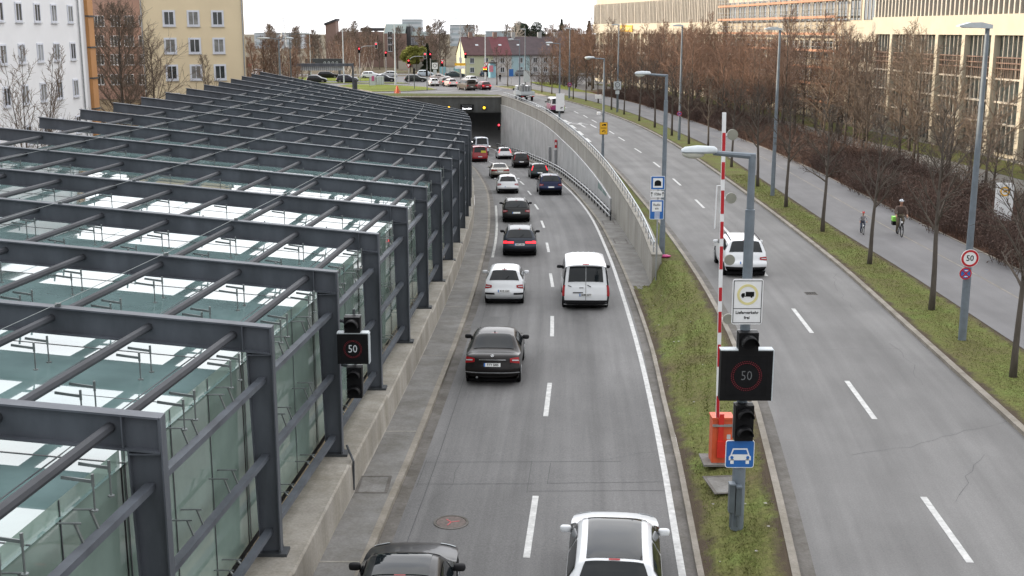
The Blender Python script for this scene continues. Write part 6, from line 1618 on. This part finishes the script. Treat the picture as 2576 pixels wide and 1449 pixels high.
q.build('lattice', M['galv'], t); q = MB(); q.tube([(0, 0, hh), (0, 0, hh+6)], .15, 5); q.build('antenna', M['galv'], t)
# ------------------------------------------------------------------ trees, shrubs, grass
def limb(mb, p, d, ln, r0, r1, rnd, segs=3, n=4, bend=.12, up=.0):
    pts = [Vector(p)]; rr = [r0]; d = Vector(d).normalized()
    for k in range(segs):
        d = (d+Vector((rnd.uniform(-bend, bend), rnd.uniform(-bend, bend), rnd.uniform(-bend, bend)+up))).normalized()
        pts.append(pts[-1]+d*ln/segs); rr.append(r0+(r1-r0)*(k+1)/segs)
    mb.tube(pts, rr, n, 0, False); return pts, d
def side_dir(d, ang, az):
    d = Vector(d).normalized(); x = d.orthogonal().normalized(); y = d.cross(x)
    return (d*math.cos(ang)+(x*math.cos(az)+y*math.sin(az))*math.sin(ang)).normalized()
def bare_tree(seed, h, clear, r, n1, n2, n3, spread=.75, a1=50, droop=0.0, stems=1, tw=.012, top=.9):
    """trunk mesh and crown mesh of a leafless tree"""
    rnd = random.Random(seed); tr = MB(); cw = MB()
    for s in range(stems):
        lean = Vector((0, 0, 1)) if stems == 1 else Vector((math.cos(2.4*s)*.28, math.sin(2.4*s)*.28, 1)).normalized()
        segs = 8; pts = [Vector((0, 0, -.1))]; d = lean
        for k in range(segs):
            d = (d+Vector((rnd.uniform(-.05, .05), rnd.uniform(-.05, .05), .06))).normalized(); pts.append(pts[-1]+d*h*top/segs)
        rr = [r*(1.12 if k == 0 else 1-.86*(k/segs)**.9) for k in range(segs+1)]
        if stems > 1: rr = [x*.7 for x in rr]
        tr.tube(pts, rr, 8, 0, True)
        az = rnd.uniform(0, 6)
        def pos(t):
            f = t*segs; i = min(int(f), segs-1); return pts[i].lerp(pts[i+1], f-i), (pts[i+1]-pts[i]).normalized()
        t0 = clear/(h*top)
        for i in range(n1):
            f = i/max(1, n1-1); t = t0+(1-t0)*f*.98; p, d = pos(min(t, .999)); az += 2.4+rnd.uniform(-.4, .4)
            ang = R(a1-22*f+rnd.uniform(-10, 10)); ln = h*spread*.5*(.72+.75*f-1.25*f*f)*rnd.uniform(.7, 1.2)
            rb = max(.012, r*.42*(1-.75*f)); q, dd = limb(cw, p, side_dir(d, ang, az), ln, rb, rb*.3, rnd, 4, 5, .13, .06-droop)
            for j in range(n2):
                g = .25+.75*(j+rnd.random()*.6)/n2; k = min(int(g*4), 3); p2 = q[k].lerp(q[k+1], g*4-k) if g < 1 else q[-1]
                d2 = side_dir((q[k+1]-q[k]), R(rnd.uniform(25, 55)), rnd.uniform(0, 6.28)); l2 = ln*rnd.uniform(.3, .55)*(1.15-.5*g)
                q2, _ = limb(cw, p2, d2, l2, max(tw*1.1, rb*.35), tw*.8, rnd, 3, 3, .16, .08-droop)
                for m_ in range(n3):
                    g2 = .2+.8*(m_+rnd.random())/n3; k2 = min(int(g2*3), 2); p3 = q2[k2].lerp(q2[k2+1], min(1, g2*3-k2))
                    limb(cw, p3, side_dir(q2[k2+1]-q2[k2], R(rnd.uniform(20, 60)), rnd.uniform(0, 6.28)), l2*rnd.uniform(.3, .6), tw*.8, tw*.45, rnd, 2, 3, .2, .06-droop)
    return tr, cw
def make_tree(seed, mats, label, group, **kw):
    t = thing('bare_tree', label, 'tree', (0, 0, 0), 0, group); tr, cw = bare_tree(seed, **kw)
    tr.build('trunk', mats[0], t, True); cw.build('crown', mats[1], t); return t
def plant(protos, pts, z, hr=(.9, 1.1), label=None, rnd=random.Random(5)):
    for i, (x, y) in enumerate(pts):
        pr = protos[i % len(protos)]
        o = pr if not pr.get('used') else copy_tree(pr)
        pr['used'] = 1
        if label and 'far belt' in str(label): o['group'] = 'far belt of trees'
        s = rnd.uniform(*hr); o.location = (x, y, z); o.rotation_euler = (0, 0, rnd.uniform(0, 6.28)); o.scale = (s, s, s*rnd.uniform(.95, 1.06))
        if label: o['label'] = label(i) if callable(label) else label
def clean(protos):
    for p in protos:
        for o in [p]: del p['used']
# verge trees
vt = [make_tree(k, (M['bark'], M['twigd']), 'leafless young street tree in the grass verge', 'street trees in the verge', h=7.2, clear=2.7, r=.115, n1=17, n2=7, n3=4, spread=.58, a1=52, tw=.011) for k in (11, 12, 13)]
VP = [(2548, 948), (2343, 779), (2187, 664), (2069, 582), (1977, 521), (1906, 469), (1840, 420), (1781, 371), (1733, 362), (1690, 341), (1647, 320.5), (1608, 304), (1570, 288), (1538, 276), (1505, 259), (1474, 254), (1442, 249), (1388, 236.5), (1363, 232.5), (1336, 227), (1277, 217.6), (1250, 212)]
near = ['leafless verge tree nearest to the viewer at the right edge', 'leafless verge tree just left of the speed limit 50 lamp', 'leafless verge tree beside the cycling child', 'leafless verge tree, fourth from the viewer']
pts = []
for px, py in VP: q = at(px, py, .1); pts.append((q.x, q.y))
plant(vt, pts, .1, (.92, 1.08), lambda i: near[i] if i < 4 else 'leafless young street tree in the grass verge')
# tall reddish trees between the path and the offices
TK = [(21, 'twigr', 10.8, .66, 50, 24), (22, 'twigr', 9.6, .80, 58, 22), (23, 'twigr', 11.2, .58, 48, 26), (24, 'twigr', 8.8, .85, 60, 20)]
tall = [make_tree(k, (M['bark'], M[m_]), 'tall leafless reddish tree between the path and the offices', 'trees before the offices', h=h, clear=1.8, r=.12, n1=n1, n2=8, n3=5, spread=sp, a1=a1, tw=.015) for k, m_, h, sp, a1, n1 in TK]
tall2 = [make_tree(k+4, (M['bark'], M['twig']), 'tall leafless grey brown tree between the path and the glass office', 'trees before the glass office', h=h, clear=1.8, r=.12, n1=n1, n2=8, n3=5, spread=sp, a1=a1, tw=.012) for k, m_, h, sp, a1, n1 in TK]
rnd = random.Random(3); pts = []
y = 62.0
while y < 236:
    dens = 3.0 if y < 105 else 1.5
    w0 = PR(y)+(4.5 if y < 100 else 2.4); w1 = FB(y)-(8 if y < 100 else 4)
    pts.append((rnd.uniform(w0, max(w0+1, w1)), y)); y += rnd.uniform(.5, 1)*dens
plant(tall, [p for p in pts if p[1] > 112], .05, (.8, 1.2), None, rnd); plant(tall2, [p for k, p in enumerate(pts) if 88 < p[1] <= 112 and k % 3 != 1], .05, (.8, 1.15), None, rnd); plant(tall2, [p for k, p in enumerate(pts) if p[1] <= 88 and k % 2], .05, (.6, .9), None, rnd)
shrubby = [make_tree(k, (M['bark'], M['twig']), 'low leafless spreading tree among the russet shrubs', 'low trees in the planting bed', h=5.5, clear=.7, r=.09, n1=20, n2=8, n3=4, spread=.85, a1=55, tw=.013) for k in (31, 32)]
pts = [(PR(y)+rnd.uniform(3.5, 12), y) for y in [44, 48, 52, 56, 60, 64, 67, 71, 75, 79, 83, 86, 90, 94, 98, 103, 107, 111, 116, 121, 126, 131, 137, 143, 149, 155, 162]]
plant(shrubby, pts, .05, (.7, 1.15), None, rnd)
# trees on the left
lt = make_tree(41, (M['bark'], M['twig']), 'dense dark leafless tree before the rose brown block', None, h=13, clear=.8, r=.22, n1=44, n2=11, n3=7, spread=.92, a1=55, tw=.02); q = aty(308, 200, 108); lt.location = (q.x, 108, 0)
l2 = make_tree(42, (M['bark'], M['twig']), 'leafless spreading tree before the corner of the ochre block', None, h=10.5, clear=1.0, r=.15, n1=26, n2=8, n3=5, spread=.95, a1=52, tw=.014); q = aty(385, 200, 112); l2.location = (q.x, 112, 0)
l3 = make_tree(43, (M['bark'], M['twig']), 'small leafless tree before the right windows of the ochre block', None, h=8.8, clear=1.5, r=.1, n1=22, n2=7, n3=5, spread=.6, a1=48, tw=.013); q = aty(525, 200, 114); l3.location = (q.x, 114, 0)
l4 = make_tree(44, (M['bark'], M['twig']), 'thin multi stemmed leafless tree in front of the white block', None, h=10.4, clear=.8, r=.08, n1=16, n2=6, n3=5, spread=.5, a1=35, stems=4, tw=.011); l4.location = (aty(75, 290, 66).x, 66, 0)
pts = []
for px, y in [(628, 170), (645, 182), (660, 150), (668, 200), (684, 165), (700, 190), (712, 205), (722, 168), (740, 215), (752, 190), (640, 225), (690, 240), (725, 240), (760, 250), (780, 262)]: pts.append((aty(px, 180, y).x, y))
lr = [make_tree(k, (M['bark'], M['twigr']), 'leafless reddish tree in the grove left of the junction', 'grove left of the junction', h=9.0, clear=1.0, r=.12, n1=26, n2=8, n3=5, spread=.55, a1=46, tw=.02) for k in (51, 52)]
plant(lr, pts, .0, (.8, 1.1), None, rnd)
bi = [make_tree(k, (M['birch'], M['twigr']), 'white stemmed leafless birch in the park beyond the junction', 'birches in the park', h=10, clear=2.5, r=.13, n1=16, n2=7, n3=4, spread=.4, a1=35, stems=3, tw=.02) for k in (61, 62)]
pts = [(aty(px, 160, y).x, y) for px, y in [(838, 295), (852, 300), (866, 292), (880, 305), (893, 298), (906, 290), (820, 305), (918, 308), (935, 300), (880, 268), (900, 266), (872, 280)]]
plant(bi, pts, .0, (.8, 1.05), None, rnd)
bg = [make_tree(k, (M['bark'], M['twig']), 'leafless brown tree in the row before the brick offices', 'trees before the brick offices', h=12, clear=2, r=.16, n1=30, n2=9, n3=5, spread=.6, a1=48, tw=.03) for k in (71, 72)]
pts = [(aty(px, 160, y).x, y) for px, y in [(800, 325), (845, 330), (870, 322), (895, 330), (915, 324), (935, 332), (955, 326), (1000, 330), (1060, 326), (1120, 335), (790, 340), (1085, 338), (1345, 350), (1375, 340), (1395, 330), (1420, 310), (1405, 300), (1430, 296), (1440, 280), (1450, 268)]]
plant(bg, pts, .0, (.75, 1.05), None, rnd)
pts = [(aty(px, 160, y).x, y) for px, y in [(rnd.uniform(622, 1480), rnd.uniform(365, 470)) for _ in range(42)]]
plant(bg, pts, .0, (.85, 1.15), 'leafless brown tree of the far belt below the skyline', rnd)
bt_ = make_tree(75, (M['bark'], M['twig']), 'great leafless tree left of the lime house', None, h=13.2, clear=2.0, r=.28, n1=26, n2=10, n3=6, spread=.85, a1=48, tw=.03); q = aty(1108, 165, 292); bt_.location = (q.x, 292, 0)
b2 = make_tree(76, (M['birch'], M['birch']), 'pale leafless tree rising behind the red roof', None, h=13.5, clear=6, r=.16, n1=16, n2=7, n3=4, spread=.6, a1=45, tw=.03); q = aty(1303, 165, 306); b2.location = (q.x, 306, 0)
for L in (vt, tall, tall2, shrubby, lr, bi, bg): clean(L)
# evergreens: needles and leaves as small faces through the crown
def leafy(seed, n, shape, size):
    rnd = random.Random(seed); mb = MB()
    for k in range(n):
        p, d = shape(rnd); a = Vector((rnd.uniform(-1, 1), rnd.uniform(-1, 1), rnd.uniform(-.6, .6))).normalized()*size*rnd.uniform(.6, 1.4)
        b = a.cross(Vector((rnd.uniform(-1, 1), rnd.uniform(-1, 1), rnd.uniform(-1, 1)))).normalized()*size*.5
        p = Vector(p); mb.quad(p-a-b*.4, p-b*.2+a*.2, p+a, p+b*.8)
    return mb
def evergreen(label, px, y, h, kind, seed, m):
    t = thing('evergreen_tree', label, 'tree', (aty(px, 160, y).x, y, 0)); rnd = random.Random(seed)
    mb = MB(); mb.tube([(0, 0, -.1), (0, 0, h*.85)], [h*.018, h*.004], 7); mb.build('trunk', M['bark'], t)
    if kind == 'spruce':
        def sh(r):
            f = r.random()**.7; z = h*(1-f*.88); tier = .7+.3*math.sin(z*5); a = r.uniform(0, 6.28); rr = h*.27*f*tier*math.sqrt(r.uniform(.15, 1)); return (rr*math.cos(a), rr*math.sin(a), z-rr*.35), None
    else:
        cl = [(rnd.uniform(-.28, .28)*h, rnd.uniform(-.2, .2)*h, h*rnd.uniform(.35, .9), h*rnd.uniform(.09, .17)) for _ in range(16)]
        def sh(r):
            c = r.choice(cl); v = Vector((r.gauss(0, 1), r.gauss(0, 1), r.gauss(0, .8))).normalized()*c[3]*r.uniform(.6, 1); return (c[0]+v.x, c[1]+v.y, c[2]+v.z), None
    leafy(seed, 9000, sh, .34).build('crown', m, t)
evergreen('dark round pine behind the red roofs', 1336, 345, 13.0, 'pine', 1, M['conifer'])
evergreen('dark spruce right of the red roofs', 1412, 330, 13.2, 'spruce', 2, M['conifer'])
evergreen('small dark spruce at the start of the far office', 1481, 300, 12.6, 'spruce', 3, M['conifer'])
evergreen('yellow green willow by the arched signal', 1048, 300, 6.5, 'pine', 4, M['evergreen'])
evergreen('dark green conifer in the hedge beyond the junction', 1075, 302, 7.0, 'spruce', 5, M['conifer'])
evergreen('yellow green bush left of the dark conifer', 1032, 304, 6.0, 'pine', 6, M['evergreen'])
# shrubs: many thin russet stems from the ground
def bush(seed, h, w, n):
    rnd = random.Random(seed); mb = MB()
    for k in range(n):
        a = rnd.uniform(0, 6.28); rr = w*.5*math.sqrt(rnd.random()); b = Vector((rr*math.cos(a), rr*math.sin(a), 0))
        q, d = limb(mb, b, Vector((math.cos(a)*.5*rr/w*2, math.sin(a)*.5*rr/w*2, 1)), h*rnd.uniform(.5, 1), .013, .007, rnd, 3, 3, .2, .02)
        for j in range(6):
            g = rnd.uniform(.15, 1); k2 = min(int(g*3), 2); p = q[k2].lerp(q[k2+1], g*3-k2)
            q2, _ = limb(mb, p, side_dir(d, R(rnd.uniform(20, 70)), rnd.uniform(0, 6.28)), h*rnd.uniform(.15, .35), .009, .006, rnd, 2, 3, .25)
            for _ in range(1):                    # withered leaves
                c = q2[-1]; e = Vector((rnd.uniform(-1, 1), rnd.uniform(-1, 1), rnd.uniform(-1, 1))).normalized()*.05; f_ = e.orthogonal().normalized()*.03
                mb.quad(c-e, c+f_, c+e, c-f_)
    return mb
protos = []
for k in range(4):
    mb = bush(80+k, 1.45, 2.2, 75); o = mb.build('shrub', M['bush']); tag(o, 'russet leafless shrub in the planting bed beside the path', 'shrub', 'shrubs beside the path'); protos.append(o)
rnd = random.Random(9); i = 0; y = 42.0
while y < 196:
    for off in ((.9, 2.5, 4.1, 5.7) if y < 95 else (1.0, 2.8, 4.6)):
        o = protos[i % 4] if i < 4 else protos[i % 4].copy()
        if i >= 4: C.objects.link(o)
        o.location = (PR(y)+off+rnd.uniform(-.4, .5), y+rnd.uniform(-.6, .6), .07); s = rnd.uniform(.75, 1.2); o.scale = (s, s, s*rnd.uniform(.75, 1.25)); o.rotation_euler = (0, 0, rnd.uniform(0, 6.28)); i += 1
    y += rnd.uniform(1.5, 2.0) if y < 95 else rnd.uniform(2.6, 3.4)
mb = bush(99, 2.6, 5.5, 260); o = mb.build('hedge', M['bush']); tag(o, 'big russet hedge at the bend of the path by the far lawn', 'hedge'); q = at(1405, 213, .05); o.location = q; o.scale = (1.6, 1.0, 1.0)
# grass blades
def blades(name, n, pick, seed, m):
    rnd = random.Random(seed); mb = MB()
    for k in range(n):
        x, y, z = pick(rnd); h = rnd.uniform(.02, .055)*(1.5 if rnd.random() < .08 else 1); a = rnd.uniform(0, 6.28); w_ = .006+.00022*y
        dx, dy = math.cos(a)*w_, math.sin(a)*w_; lx, ly = rnd.uniform(-.05, .05), rnd.uniform(-.05, .05)
        mb.quad((x-dx, y-dy, z-.01), (x+dx, y+dy, z-.01), (x+lx, y+ly, z+h))
    return stuff(mb.build(name, m))
gm, nt, b = new_mat('grass_blades'); ob = tc(nt, 'Object')
col = ramp(nt, nz(nt, .45, 5, ob, .7), [(.3, (.155, .13, .07)), (.5, (.16, .17, .058)), (.72, (.16, .225, .06))]); col = mixc(nt, col, ramp(nt, nz(nt, 40, 2, ob), [(.3, .6), (.7, 1.4)]), 1.0, 'MULTIPLY')
nt.links.new(col, b.inputs['Base Color']); b.inputs['Roughness'].default_value = .8; b.inputs['Specular IOR Level'].default_value = .15
def pm(r):
    y = 14+39*r.random()**1.4; t = (r.random()+r.random())/2; a, c_ = RK(y)+.13, C1(y)-.16; return (a+(c_-a)*t, y, medz(y, t))
def pv(r):
    y = 26+60*r.random()**1.5; t = (r.random()*2+r.random())/3; a, c_ = KR(y)+.25, PL(y); return (a+(c_-a)*t, y, .10)
blades('grass', 26000, pm, 1, gm); blades('grass', 24000, pv, 2, gm)
lm = MB(); rnd = random.Random(4)
for k in range(150):
    y = rnd.uniform(18, 90); r_ = rnd.random(); x = rnd.uniform(RK(y)+.2, C1(y)-.2) if y < 52 and r_ < .5 else (PR(y)+rnd.uniform(-.2, 1.2)); z = .22 if x < 12 else .16
    if x < 12: z = medz(y, (x-RK(y)-.13)/(C1(y)-RK(y)-.29))+.05
    a = rnd.uniform(0, 6.28); s = rnd.uniform(.02, .05); lm.quad((x+s*math.cos(a), y+s*math.sin(a), z), (x-s*math.sin(a), y+s*math.cos(a), z+.01), (x-s*math.cos(a), y-s*math.sin(a), z), (x+s*math.sin(a), y-s*math.cos(a), z+.01))
stuff(lm.build('litter', M['conc2']))
# ------------------------------------------------------------------ daylight, camera
SUN_EL, SUN_AZ = R(13.5), R(-82)                # low sun from the left, slightly ahead; azimuth from +Y, clockwise
w = bpy.data.worlds.new('World'); scn.world = w; w.use_nodes = True; nt = w.node_tree
bgn = nt.nodes['Background']; sky = nt.nodes.new('ShaderNodeTexSky'); sky.sky_type = 'NISHITA'; sky.sun_disc = False
sky.sun_elevation = SUN_EL; sky.sun_rotation = SUN_AZ; sky.altitude = 500; sky.dust_density = 2.0
gen = tc(nt, 'Generated', (1.0, 1.0, 2.6))
cl = nz(nt, 1.7, 7, gen, .6)
cover_ = ramp(nt, cl, [(.25, .80), (.55, .97)])                    # thin high cloud over most of the sky
shade_ = ramp(nt, nz(nt, 2.6, 6, gen, .6), [(.32, (8.6, 8.8, 9.4)), (.68, (12.0, 11.9, 11.8))])
sx = nt.nodes.new('ShaderNodeVectorMath'); sx.operation = 'DOT_PRODUCT'; sx.inputs[1].default_value = (-.12, .96, .22)
nt.links.new(tc(nt, 'Generated'), sx.inputs[0])                     # cloud colour made brighter ahead and dimmer behind the camera, for contrast
side_ = nt.nodes.new('ShaderNodeMapRange'); side_.inputs[1].default_value = -1; side_.inputs[2].default_value = 1; side_.inputs[3].default_value = .50; side_.inputs[4].default_value = 1.28
nt.links.new(sx.outputs['Value'], side_.inputs[0])
col = mixc(nt, sky.outputs[0], mixc(nt, shade_, side_.outputs[0], 1.0, 'MULTIPLY'), cover_)
nt.links.new(col, bgn.inputs['Color']); bgn.inputs['Strength'].default_value = .10
sd = bpy.data.lights.new('sun', 'SUN'); sd.energy = 2.8; sd.angle = R(1.2); sd.color = (1.0, .83, .62)
so = bpy.data.objects.new('sun', sd); C.objects.link(so)
dv = Vector((math.sin(SUN_AZ)*math.cos(SUN_EL), math.cos(SUN_AZ)*math.cos(SUN_EL), math.sin(SUN_EL)))
so.rotation_euler = dv.to_track_quat('Z', 'Y').to_euler(); so.location = dv*60
cd = bpy.data.cameras.new('camera'); cd.sensor_width = 36; cd.lens = 36*F/2576; cd.clip_end = 6000; cd.clip_start = .5
co = bpy.data.objects.new('camera', cd); C.objects.link(co); co.location = (0, 0, EYE); co.rotation_euler = (math.pi/2-TILT, 0, 0)
scn.camera = co
vs = scn.view_settings; vs.view_transform = 'Standard'; vs.look = 'None'; vs.exposure = .94; vs.gamma = 1; vs.use_curve_mapping = False
scn.cycles.max_bounces = 6; scn.cycles.transparent_max_bounces = 12; scn.cycles.use_denoising = True
scn.cycles.caustics_reflective = False; scn.cycles.caustics_refractive = False; scn.cycles.sample_clamp_indirect = 6
